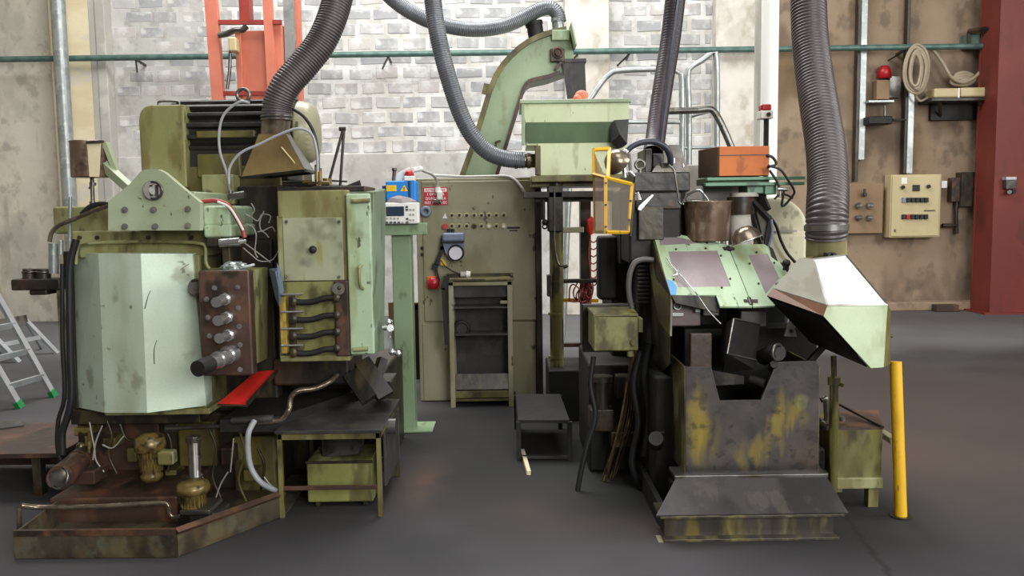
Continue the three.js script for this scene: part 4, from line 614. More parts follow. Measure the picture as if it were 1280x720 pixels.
  obj('strap', [bar(W(555, 296, e), W(552, 312, e), .04, .03), bar(W(554, 308, e), W(545, 331, e), .035, .03), bar(W(545, 330, e), W(543, 337, e), .05, .03), bar(W(545, 336, e), W(549, 352, e), .02, .02)], M.blackPaint, l); done(l);
  const y = thing('white_plug', 'white plug on a thin wire with a yellow tag above the open shelf', 'plug'); obj('wire', tubeP([[551, 325], [556, 332], [566, 339], [576, 343]], d - .1, .007), M.rubber, y); obj('tag', plate([[551, 323], [556, 326], [559, 333], [551, 331]].map(([a, b]) => W(a, b, d - .1)), .01), M.yellow, y); obj('body', cyl(W(576, 343, d - .1), W(582, 343, d - .1), .024), M.concrete, y); obj('cap', [cyl(W(583, 343, d - .1), W(588, 343, d - .1), .03, .026), cyl(W(581, 343, d - .1), W(584, 343, d - .1), .014)], M.white, y); done(y);
}
{ const t = thing('barrier_rail', 'low brown steel rail seen between the pedestal and the tall cabinet', 'rail'); obj('rail', bar(W(487, 383, 8.3), W(523, 382.5, 8.3), .07, .05), M.rustBrown, t); obj('post', bar(W(489.5, 378, 8.3).setY(0), W(489.5, 378, 8.3), .06, .06), M.rustBrown, t); obj('post', bar(W(521, 378, 8.3).setY(0), W(521, 380, 8.3), .05, .05), M.black, t); done(t); }
{ // open shelf unit
  const t = thing('shelf_unit', 'narrow open steel shelf unit before the tall electrical cabinet', 'shelf'), d = 7.02, X = (p) => W(p, 430, d).x, Yp = (p) => W(600, p, d).y, z0 = -d, z1 = -7.25;
  const xa = X(562), xb = X(641);
  obj('top', bx(X(556), X(643), Yp(351), Yp(348), z1, z0 + .015, .004), M.grimy, t); obj('top_lip', [bx(X(557), X(560), Yp(349), Yp(344), z1, z0, .002), bx(X(639), X(642.5), Yp(349), Yp(344), z1, z0, .002), bx(X(557), X(642), Yp(349), Yp(344), z1, z1 + .01, .002)], M.oily, t);
  obj('front_rail', bx(xa, xb, Yp(357), Yp(352), z0 - .02, z0, .003), M.cabinet, t);
  for (const [a, b] of [[562, 568], [635, 641]]) for (const [p, q] of [[z0 - .03, z0], [z1, z1 + .03]]) obj('post', bx(X(a), X(b), 0, Yp(350), p, q, .003), M.cabinet, t);
  obj('side_panel', bx(xa, xa + .004, .05, Yp(352), z1, z0 - .02, 0), M.grimy, t); obj('side_panel', bx(xb - .004, xb, .05, Yp(352), z1, z0 - .02, 0), M.grimy, t); obj('back_panel', bx(xa, xb, .05, Yp(352), z1, z1 + .004, 0), M.plateTop, t);
  for (const y of [386, 420]) obj('shelf', bx(X(566), X(637), Yp(y), Yp(y - 2.5), z1, z0 - .012, .003), M.plateTop, t); obj('shelf', bx(X(566), X(637), .05, .07, z1, z0 - .012, .003), M.grimy, t); obj('kick_panel', plate([V(X(568), .15, z0 - .02), V(X(635), .15, z0 - .02), V(X(635), .27, z0 - .1), V(X(568), .27, z0 - .1)], .006), M.drain, t); obj('bottom_rail', bx(xa, xb, .08, .14, z0 - .02, z0 - .005, .003), M.grimy, t);
  obj('pull', pb(625, 376, 634, 380, d - .01, d + .03), M.cabinet, t); obj('upper_panel', bx(X(568), X(635), Yp(372), Yp(357), z0 - .06, z0 - .055, 0), M.plateTop, t); done(t);
  const a = thing('round_part', 'dark ring shaped part standing on the middle shelf', 'part'); obj('ring', [ring(W(577, 411, d + .08), .058, .018, [0, 0, 0]), cyl(W(577, 411, d + .09), W(577, 411, d + .06), .045)], M.black, a); done(a);
  const s = thing('strap', 'black strap hanging down the left side of the open shelf unit', 'strap'); obj('band', [bar(W(559, 346, d - .03), W(554, 362, d - .03), .05, .012), bar(W(554, 360, d - .03), W(558, 431, d - .03), .03, .012)], M.blackPaint, s); done(s);
}
{ // swan-neck chip conveyor
  const t = thing('chip_conveyor', 'pale green swan neck chip conveyor rising behind the cabinet', 'conveyor'), d = 8.4, B = ([x, y]) => W(x, y, d);
  const outer = [[552, 300], [577, 222], [592, 180], [604, 142], [612, 115], [620, 95], [629, 81], [640, 69], [650, 60], [660, 53], [672, 47], [686, 42], [708, 37]], inner = [[716, 62], [718, 76], [712, 87], [700, 91], [686, 96], [672, 99], [663, 101], [658, 105], [654, 113], [640, 158], [622, 216], [597, 300]];
  const P = [...outer, ...inner].map(B); obj('casing', plate(P, .5, [], 1), M.conveyor, t);
  const rim = (list, w, m) => obj('edge_flange', list.slice(1).map((p, i) => bar(B(list[i]).setZ(-d + .02), B(p).setZ(-d + .02), w, .05)), m, t);
  rim(outer, .05, M.grimy); rim(inner.slice(3), .035, M.rust);
  obj('foot', pbf(551, 297, 599, d, d + .5, .01), M.conveyor, t); const g = obj('gear_motor', [pb(688, 60, 706, 77, d - .06, d, .01), ring(W(697, 66, d - .06), .045, .014), cyl(W(697, 66, d - .06), W(697, 66, d - .12), .022)], M.rust, t); obj('spout', pb(690, 37, 712, 50, d - .05, d + .3, .008), M.mint, t, 'pale green top spout'); obj('end_plate', bar(B([712, 35]), B([718, 62]), .012, .5), M.conveyor, t);
  obj('outlet', [cyl(W(699, 40, d + .15), W(696, 22, d + .15), .058), cyl(W(697, 27, d + .15), W(697, 24, d + .15), .068)], M.galv, t); obj('cap', [cyl(W(671, 50, d + .2), W(668, 31, d + .2), .08), cyl(W(668, 32, d + .2), W(667, 28, d + .2), .09)], M.black, t);
  obj('chute_flap', [hull([[703, 78], [731, 76], [733, 122], [709, 124]].flatMap(([x, y]) => [W(x, y, d - .05), W(x, y, d + .3)])), pb(705, 73, 733, 78, d - .06, d + .3)], M.tarp, t, 'black discharge flap'); obj('guide', bar(B([704, 75]).setZ(-d + .04), B([694, 88]).setZ(-d + .04), .03, .03), M.rust, t); obj('bracket', [bar(W(619, 190, d - .03), W(620, 178, d - .03), .02), bar(W(619, 178, d - .03), W(626, 176, d - .03), .02), bar(W(606, 118, d), W(609, 105, d), .06, .05)], M.grimy, t); done(t);
  single('red_cloth', [ball(W(727, 119, 6.9), .05, 1.1, .8, .8), ball(W(722, 123, 6.88), .035)], M.coral, 'small scrap of orange red cloth on top of the green hopper', 'cloth');
  const h = thing('flexible_duct', 'grey ribbed hose sagging across the top to the swan neck conveyor', 'duct'); obj('duct', hose([[440, -60, 8.2], [470, -24, 8.3], [492, 0, 8.4], [515, 16, 8.45], [545, 29, 8.5], [590, 37, 8.55], [628, 33, 8.55], [655, 22, 8.55], [678, 11, 8.55], [690, 11, 8.55], [697, 18, 8.55], [699, 28, 8.55]].map((p) => W(...p)), .076, .072, .018, .006), M.ductGrey, h); done(h);
  const k = thing('flexible_duct', 'grey ribbed hose hanging down to the side of the green hopper', 'duct'); obj('duct', hose([[534, -70, 6.6], [539, -20, 6.6], [545, 30, 6.6], [552, 65, 6.6], [563, 105, 6.6], [577, 145, 6.6], [592, 172, 6.62], [610, 190, 6.65], [630, 198, 6.68], [650, 200, 6.7], [656, 200, 6.7]].map((p) => W(...p)), .068, .066, .017, .006), M.ductGrey, k); obj('coupling', [cyl(W(641, 201, 6.7), W(673, 201, 6.75), .055), cyl(W(643, 201, 6.7), W(647, 201, 6.7), .063), cyl(W(659, 201, 6.7), W(663, 201, 6.7), .06)], M.copper, k); done(k);
}
{ // green hopper on its stand
  const t = thing('hopper', 'pale green hopper with a dark green band on a dark pipe stand', 'hopper'), d = 6.6, z1 = -7.4;
  const up = obj('upper_bin', [hull([[653, 127, d], [787, 126, d], [785, 152, d], [657, 153, d]].flatMap(([x, y, e]) => [W(x, y, e), W(x, y, e).setZ(z1)]))], M.hopper, t); obj('band_panel', hull([[657, 153, d], [785, 152, d], [783, 178, d], [660, 179, d]].flatMap(([x, y, e]) => [W(x, y, e), W(x, y, e).setZ(z1)])), M.band, t, 'dark green band'); obj('lower_bin', [pb(672, 178, 784, 219, d + .002, 7.2, .008), pb(658, 178, 674, 182, d + .01, 7.2)], M.hopper, t);
  obj('rim', [pb(650, 124, 789, 128.5, d - .02, d + .01, .004), pb(650, 124, 654, 128.5, d, 7.42), pb(785, 124, 789, 128.5, d, 7.42)], M.conveyor, t); obj('side_lip', pb(652, 128, 656, 181, d - .01, d + .03, .004), M.conveyor, t); obj('side_lip', pb(669, 182, 676, 219, d - .012, d + .05, .006), M.grimy, t);
  obj('base_frame', [pb(664, 219, 792, 227, d - .02, 7.2, .008), pb(664, 227, 790, 233, d + .08, 7.2, .006)], M.grimy, t); obj('cross_beam', [pb(654, 239, 768, 247, d + .02, d + .1, .006), pb(668, 247, 770, 252, d + .1, d + .2, .004)], M.oily, t); obj('cross_beam', pb(690, 284, 730, 291, d + .1, d + .16), M.cabinet, t); obj('cross_beam', pb(690, 349, 748, 354, d + .2, d + .26), M.oily, t);
  obj('pipe_column', [cyl(W(695, 350, d + .1).setY(0), W(695, 222, d + .1), .055, .055, 32), ...[352, 392, 446].map((y) => cyl(W(695, y + 1.5, d + .1), W(695, y - 1.5, d + .1), .062, .062, 32))], M.grimyPipe, t, 'round olive pipe column'); obj('column_head', pb(685, 232, 704, 290, d + .02, d + .2, .01), M.oily, t); obj('clip', pb(684, 344, 690, 371, d + .05, d + .15), M.oily, t);
  obj('post', pbf(727, 246, 740, d + .35, d + .5), M.oily, t); obj('post', pbf(672, 224, 679, d + .5, d + .56), M.oily, t); obj('valve', [cyl(W(679, 250, d + .05), W(679, 275, d + .05), .016), ball(W(681, 278, d + .05), .025), ring(W(681, 283, d + .05), .018, .006)], M.black, t); obj('pipe', [cyl(W(693, 236, d + .02), W(693, 300, d + .02), .008), tubeP([[693, 300], [695, 320], [700, 332], [710, 332], [704, 335]], d, .01)], M.steel, t);
  obj('yellow_rail', bar(W(702, 375, d + .4), W(748, 376, d + .4), .03), M.yellow, t); obj('foot_block', [pbf(686, 463, 735, d - .1, d + .5, .01), pbf(735, 470, 760, d, d + .5, .01)], M.black, t); obj('brace', pb(702, 429, 732, 434, d + .4, d + .46), M.rust, t); done(t);
  const b = thing('black_bag', 'black plastic bag hanging over the right end of the green hopper', 'bag'); obj('bag', hull([[768, 150], [786, 149], [784, 180], [779, 184], [772, 186], [764, 178], [763, 160], [775, 168]].flatMap(([x, y], i) => [W(x, y, d - .03 - (i === 7 ? .08 : .02 * (i % 3))), W(x, y, d + .0)])), M.tarp, b); done(b);
  const w = thing('red_wires', 'loose tangle of dark red wires beside the hopper stand', 'wire'); const q = []; for (let i = 0; i < 7; i++) { const x = 714 + rnd() * 24, y = 367 + jit(5); q.push(tube(Array.from({ length: 8 }, (_, k) => W(x + 6 * Math.cos(k * .785) + jit(2), y + 11 * Math.sin(k * .785) + jit(2), d + .25 + jit(.05))), .006, 6, true)); }
  for (let i = 0; i < 7; i++) q.push(tubeP([[737, 300 + i * 9], [742, 303 + i * 9], [748, 298 + i * 9]], d + .25, .006, 6)); q.push(tubeP([[738, 292], [736, 320], [738, 350], [730, 372]], d + .25, .007)); obj('coil', q, M.cableRed, w); done(w);
  const r = thing('red_rag', 'bright red rag hung on the post beside the yellow guard', 'rag'); obj('cloth', hull([[734, 275], [740, 270], [745, 278], [744, 291], [738, 294], [733, 288]].flatMap(([x, y], i) => [W(x, y, d + .2 + .02 * (i % 2)), W(x, y, d + .3)])), M.red, r); done(r);
  const s = thing('step_stool', 'small black step stool on the oily floor beside the hopper stand', 'stool'), y = .26, a = onY(648, 527, y), a2 = onY(712, 527, y), c2 = onY(700, 494, y), c1 = onY(645, 494, y);
  obj('tread', plate([a, a2, c2, c1], .02), M.black, s); for (const p of [a, a2, c2, c1]) obj('leg', bar(p.clone().setY(.0), p, .03), M.black, s); obj('rail', bar(a.clone().setY(.02), a2.clone().setY(.02), .02), M.plateTop, s); obj('side', plate([a, c1, c1.clone().setY(.02), a.clone().setY(.02)], .006), M.black, s); done(s);
  const st = onY(653, 566, 0), en = onY(661, 594, 0); single('wooden_stick', bar(st.setY(.014), en.setY(.014), .026), M.ochrePlaster, 'short pale stick lying on the dark floor before the stool', 'stick');
}

// ================================================================ THE RIGHT MACHINE
{
  const t = thing('machine_tool', 'dark oily machine tool with tilted pale green window guard', 'machine');
  obj('column', [pbf(800, 230, 858, 5.05, 6.1, .03), pbf(826, 330, 985, 4.95, 6.0, .03), pbf(765, 300, 815, 5.5, 6.1, .02), pb(786, 235, 852, 330, 4.95, 5.8, .02), pbf(736, 455, 806, 5.2, 6.0, .02)], M.black, t);
  obj('ribbed_cover', Array.from({ length: 11 }, (_, i) => pb(797, 326 + i * 5, 812, 329.5 + i * 5, 5.02, 5.1, .003)), M.oily, t); obj('way', [pb(775, 240, 788, 330, 5.3, 5.6), pb(748, 295, 772, 375, 5.45, 5.6, .02)], M.black, t);
  const hd = obj('head', [pb(792, 215, 863, 240, 4.9, 5.5, .012), pb(794, 238, 852, 262, 4.94, 5.5, .01)], M.oily, t, 'oily machine head'); obj('top_plate', hull([W(836, 181, 5.2), W(850, 181, 5.2), W(862, 215, 4.9), W(815, 215, 4.9), W(835, 186, 5.4), W(850, 186, 5.4), W(862, 217, 5.4), W(812, 217, 5.4)]), M.drain, hd); obj('top_block', [pb(806, 186, 815, 216, 5.0, 5.3), pb(816, 192, 830, 214, 5.0, 5.2), pb(826, 203, 838, 214, 4.95, 5.1)], M.oily, hd);
  obj('eyebolt', [ring(W(800, 206, 4.95), .026, .009), cyl(W(800, 212, 4.95), W(800, 216, 4.95), .012)], M.steel, hd); obj('stud', [cyl(W(854, 209, 4.88), W(854, 205, 4.88), .009), cyl(W(842, 204, 4.95), W(842, 198, 4.95), .012)], M.bright, hd); obj('slide_plate', pb(798, 258, 830, 300, 4.92, 5.0), M.oily, hd);
  obj('blade', plate([[797, 262], [799, 257], [815, 243], [817, 244], [801, 263]].map(([x, y]) => W(x, y, 4.85)), .012), M.bright, t, 'shiny curved blade'); obj('nozzle', [cyl(W(798, 250, 4.85), W(797, 240, 4.85), .022, .008), cyl(W(790, 243, 4.87), W(798, 242, 4.87), .006)], M.bright, t);
  obj('window_plate', pb(856, 206, 900, 250, 5.6, 5.7), M.concrete, t); obj('shroud', pb(880, 228, 935, 300, 5.3, 5.4, .01), M.limeGrey, t);
  // tilted guard with its windows
  const n = V(0, .55, .33).normalize(), p0 = W(880, 376, 4.42), G = (x, y) => onP(x, y, p0, n), gp = (l) => l.map(([x, y]) => G(x, y));
  const lw = gp([[835, 315], [896, 314], [913.5, 359], [847, 360]]), tw = gp([[821.5, 291.5], [882, 304.6], [825, 307.5]]), rw = gp([[935, 319.6], [959, 318], [974, 349], [957, 368.5]]);
  const g1 = obj('guard_door', plate(gp([[814.6, 286.7], [909, 306.7], [940, 384], [900, 384], [895, 369.6], [838.5, 370]]), .01, [lw, tw]), M.mint, t, 'pale green tilted guard door with two windows');
  const g2 = obj('guard_door', plate(gp([[910, 306.9], [955, 306], [961, 310], [984, 342], [978, 366], [968, 383], [941, 384]]), .01, [rw]), M.mint, t, 'pale green narrow guard door');
  obj('window_pane', plate(lw, .004), M.pane, g1); obj('window_pane', plate(tw, .004), M.pane, g1); obj('window_pane', plate(rw, .004), M.pane, g2);
  const up = n.clone().multiplyScalar(.012), scr = (l, par) => l.forEach(([x, y]) => obj('screw', cyl(G(x, y), G(x, y).add(up), .006, .006, 8), M.oily, par));
  scr([[845, 313], [882, 312], [901, 321], [912.5, 350], [902, 361], [842, 351], [831, 292], [821, 300], [884, 305]], g1); scr([[945.5, 317], [937, 331], [948, 356], [967.5, 330]], g2);
  obj('hinge', [plate(gp([[903, 310.5], [918, 311], [918, 314], [905, 314]]), .02), cyl(G(910, 309), G(912, 315), .012)], M.oily, g1); obj('hinge', [plate(gp([[929, 376], [947, 376], [947, 379.5], [930, 379]]), .02), cyl(G(936, 373), G(939, 382), .012)], M.oily, g1);
  obj('blue_patch', plate(gp([[833.5, 350], [841, 353], [846, 360], [845, 369], [838.5, 369.5]]).map((p) => p.addScaledVector(n, .006)), .002), M.bluePatch, g1);
  obj('side_panel', plate([G(814.6, 286.7), G(838.5, 370), W(838, 420, 4.43), W(826, 400, 4.7), W(811, 340, 4.95)], .01), M.grimy, t, 'dirty green side panel of the guard'); obj('side_panel', hull([G(838, 368), W(838, 455, 4.4), W(812, 300, 5.0), W(814, 440, 5.0), W(822, 470, 4.9)]), M.oily, t); obj('lower_frame', plate(gp([[838.5, 370], [895, 369.6], [900, 384], [967, 383]]).flatMap((p, i, a) => i < 2 ? [p] : []).concat([W(897, 392, 4.42), W(845, 378, 4.42)]), .008), M.oily, t);
  obj('latch', [ball(W(983, 329, 4.6), .022), cyl(W(983, 329, 4.6), W(982, 338, 4.6), .016)], M.black, g2); obj('latch_plate', plate(gp([[961, 309], [966, 313], [972, 328], [964, 322]]), .02), M.black, g2);
  // inside: under the guard
  obj('inner_box', [pb(838, 376, 876, 408, 4.5, 4.8, .01)], M.innerBox, t, 'purplish inner housing with a round tag'); obj('tag', [ring(W(847, 382, 4.49), .02, .005), pb(840, 391, 855, 396, 4.485, 4.5), pb(869, 385, 876, 391, 4.47, 4.5)], M.galv, t); obj('inner_box', [pb(878, 372, 900, 396, 4.55, 4.8, .01), pb(925, 388, 960, 410, 4.6, 4.9, .01)], M.steel, t);
  obj('wall_plate', plate([[980, 420], [985, 404], [990, 396], [996, 421]].map(([x, y]) => W(x, y, 4.55)), .01), M.concrete, t); obj('bolt', cyl(W(989, 414, 4.545), W(989, 414, 4.53), .01), M.oily, t);
  const C = (x, y, d) => W(x, y, d); obj('spindle_box', hull([C(917, 398, 4.3), C(950, 405, 4.4), C(945, 450, 4.35), C(909, 442, 4.25), C(903, 405, 4.5), C(900, 440, 4.45), C(950, 405, 4.6), C(945, 455, 4.55), C(903, 466, 4.4), C(944, 462, 4.35), C(905, 460, 4.6)]), M.black, t, 'black tilted spindle box'); obj('edge', [bar(C(917, 398, 4.295), C(909, 442, 4.245), .006), bar(C(917, 398, 4.295), C(950, 405, 4.395), .006), bar(C(909, 442, 4.245), C(945, 450, 4.345), .008)], M.steel, t);
  obj('spindle', [cyl(C(955, 446, 4.4), C(972, 440, 4.25), .045), ring(C(972, 440, 4.26), .035, .01, [0, .6, 0]), cyl(C(965, 460, 4.35), C(968, 455, 4.25), .02), cyl(C(938, 474, 4.35), C(956, 480, 4.3), .025), ball(C(965, 455, 4.3), .018)], M.black, t); obj('spindle_ring', ring(C(972, 440, 4.25), .04, .007, [0, .6, 0]), M.steel, t); obj('tray', hull([C(890, 463, 4.3), C(930, 470, 4.25), C(930, 480, 4.25), C(895, 482, 4.3), C(890, 463, 4.6), C(930, 470, 4.6), C(930, 480, 4.6), C(895, 482, 4.6)]), M.plateTop, t); obj('back_plate', [pb(863, 417, 890, 460, 4.36, 4.4, .006)], M.rust, t); obj('inner_wall', [pb(855, 410, 1020, 600, 4.75, 4.95)], M.black, t);
  // front tank, skirt, base beam
  const d = 4.28, tp = [[857, 459], [888, 458.5], [894, 483], [898.5, 501], [951, 500], [971, 453], [1018, 451.5], [1023.5, 458], [1022, 593], [857, 594]].map(([x, y]) => W(x, y, d));
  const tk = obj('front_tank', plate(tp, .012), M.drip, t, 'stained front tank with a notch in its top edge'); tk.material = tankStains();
  { const p = tk.geometry.attributes.position, uv = tk.geometry.attributes.uv, w = tp[7].x - tp[0].x, hh = tp[6].y - tp[9].y; for (let i = 0; i < p.count; i++) uv.setXY(i, (p.getX(i) - tp[0].x) / w, (p.getY(i) - tp[9].y) / hh); }
  obj('tank_side', plate([tp[0], tp[9], tp[9].clone().setZ(-4.9), tp[0].clone().setZ(-4.9)], .01), M.grimy, t); obj('tank_side', plate([tp[7], tp[8], tp[8].clone().setZ(-4.9), tp[7].clone().setZ(-4.9)], .01), M.grimy, t);
  obj('notch_edge', [tp[0], tp[1], tp[2], tp[3], tp[4], tp[5], tp[6], tp[7]].slice(1).map((p, i) => bar(tp[i], p, .006, .016)), M.plateTop, tk);
  const a = W(845, 598, d - .03), b = W(1032, 595, d - .03), a2 = W(820, 646, 4.05), b2 = W(1060, 641, 4.05); a2.y = b2.y = (a2.y + b2.y) / 2; a.y = b.y = (a.y + b.y) / 2;
  obj('skirt', plate([a, b, b2, a2], .012), M.plateTop, t, 'dark sloping steel skirt'); obj('ledge', bx(a.x - .01, b.x + .01, a.y - .004, a.y + .016, -4.4, a.z + .012, .004), M.steel, t);
  const xb0 = W(832, 660, 4.06).x, xb1 = W(1046, 660, 4.06).x; const bm = obj('base_beam', [bx(xb0, xb1, 0, a2.y - .012, -4.13, -4.1, .003), bx(xb0 - .03, xb1 + .03, a2.y - .014, a2.y, -4.25, -4.04, .003), bx(xb0 - .01, xb1 + .01, 0, .014, -4.25, -4.05, .003)], M.drip, t, 'steel beam under the skirt'); obj('base_beam', [bx(xb0, xb0 + .03, 0, a2.y - .012, -5.9, -4.12, .003), bx(xb1 - .03, xb1, 0, a2.y - .012, -5.9, -4.12, .003)], M.black, t); obj('foot_pad', pbf(823, 682, 840, 4.05, 4.15, .004).applyMatrix4(new THREE.Matrix4().makeScale(1, 1, 1)), M.cabinet, t);
  obj('lower_body', [pbf(818, 470, 860, 4.6, 5.2, .02), pbf(1000, 560, 1034, 4.5, 5.6, .02), pbf(838, 600, 1010, 4.5, 5.4, .02)], M.black, t); obj('lower_fitting', [cyl(W(820, 555, 4.6), W(820, 548, 4.5), .04), cyl(W(822, 541, 4.58), W(830, 541, 4.58), .012)], M.black, t);
  // pipework in the dark gap on the left
  for (const [l, r] of [[[[800, 440], [792, 480], [798, 530], [790, 580], [800, 610]], .02], [[[812, 430], [806, 470], [812, 520], [806, 570]], .028], [[[742, 446], [738, 480], [744, 520], [734, 556], [726, 590], [722, 613]], .016], [[[826, 470], [834, 500], [828, 540], [836, 580]], .02]]) obj('hose', tubeP(l, 4.85, r), M.rubber, t);
  obj('valve', [cyl(W(752, 476, 5.1), W(752, 512, 5.1), .05), cyl(W(752, 470, 5.1), W(752, 476, 5.1), .07), pb(738, 512, 768, 540, 5.05, 5.2, .01)], M.oily, t); obj('bracket', pb(770, 470, 790, 500, 5.1, 5.2, .01), M.oily, t); obj('bracket', pb(764, 540, 800, 560, 5.0, 5.2, .01), M.oily, t);
  // left: olive box and rod bundle
  const jb = obj('junction_box', [pb(742, 393, 798, 439, 4.75, 5.1, .01)], M.boxOlive, t, 'olive green junction box'); obj('lid', hull([W(742, 393, 4.75), W(798, 393, 4.75), W(734, 384, 5.1), W(790, 383, 5.1), W(742, 396, 4.75), W(798, 396, 4.75), W(790, 388, 5.1), W(734, 388, 5.1)]), M.grimy, jb); obj('back_plate', pb(728, 380, 795, 440, 5.1, 5.15, .008), M.oily, jb); obj('ear', pb(798, 398, 804, 416, 4.9, 5.0), M.olive, jb); obj('gland', cyl(W(788, 438, 4.8), W(788, 445, 4.8), .02), M.olive, jb); obj('gland', cyl(W(793, 428, 4.74), W(793, 428, 4.72), .02), M.olive, jb);
  obj('hose', tubeP([[817, 325], [805, 324], [794, 328], [788, 340], [786, 356], [787, 372], [790, 385]], 4.85, .016), M.cableDark, t); obj('lamp_arm', tubeP([[782, 190, 4.85], [790, 183, 4.85], [802, 178, 4.85], [815, 177, 4.85], [826, 180, 4.85], [834, 187, 4.86], [838, 198, 4.88], [838, 206, 4.9]], 4.85, .018), M.armHose, t);
  obj('thin_cable', [tubeP([[836, 206], [842, 212], [845, 228], [848, 248]], 4.8, .006), tubeP([[848, 251], [851, 255], [856, 248], [858, 240]], 4.8, .006)], M.steel, t);
  // right: olive side tank on a leg, pipes
  const e = 4.5, st = obj('side_tank', [pb(1044, 536, 1103, 600, e, 4.9, .008)], M.grimy, t, 'grimy olive side tank'); obj('lid', hull([W(1043, 536, e), W(1104, 534, e), W(1043, 514, 4.9), W(1098, 512, 4.9), W(1043, 538, e), W(1104, 537, e), W(1043, 518, 4.9), W(1098, 516, 4.9)]), M.rust, st); obj('edge', bar(W(1050, 506, 4.86), W(1103, 534, e), .02, .012), M.oily, st); obj('frame', pb(1042, 598, 1104, 611, e - .02, 4.9, .004), M.olive, st); obj('leg', pbf(1089, 610, 1102, e, e + .06, .004), M.olive, st); obj('leg', pbf(1046, 610, 1056, e + .25, e + .3, .004), M.olive, st); obj('knob', cyl(W(1053, 526, e + .1), W(1053, 521, e + .1), .016), M.steel, st);
  obj('riser_pipe', [cyl(W(1042, 560, 4.42).setY(.12), W(1043, 478, 4.42), .024), cyl(W(1043, 478, 4.42), W(1042, 445, 4.42), .015), cyl(W(1043, 481, 4.42), W(1043, 471, 4.42), .034), cyl(W(1043, 477, 4.42), W(1054, 482, 4.38), .01)], M.grimyPipe, t); obj('elbow_pipe', [tubeP([[1026, 500], [1032, 498], [1033, 508], [1033, 528], [1030, 534], [1026, 534]], 4.55, .016), cyl(W(1027, 528, 4.55), W(1036, 534, 4.5), .02)], M.steel, t); obj('stay', bar(W(1012, 452, 4.5), W(1032, 430, 4.5), .03), M.oily, t);
  done(t);
}
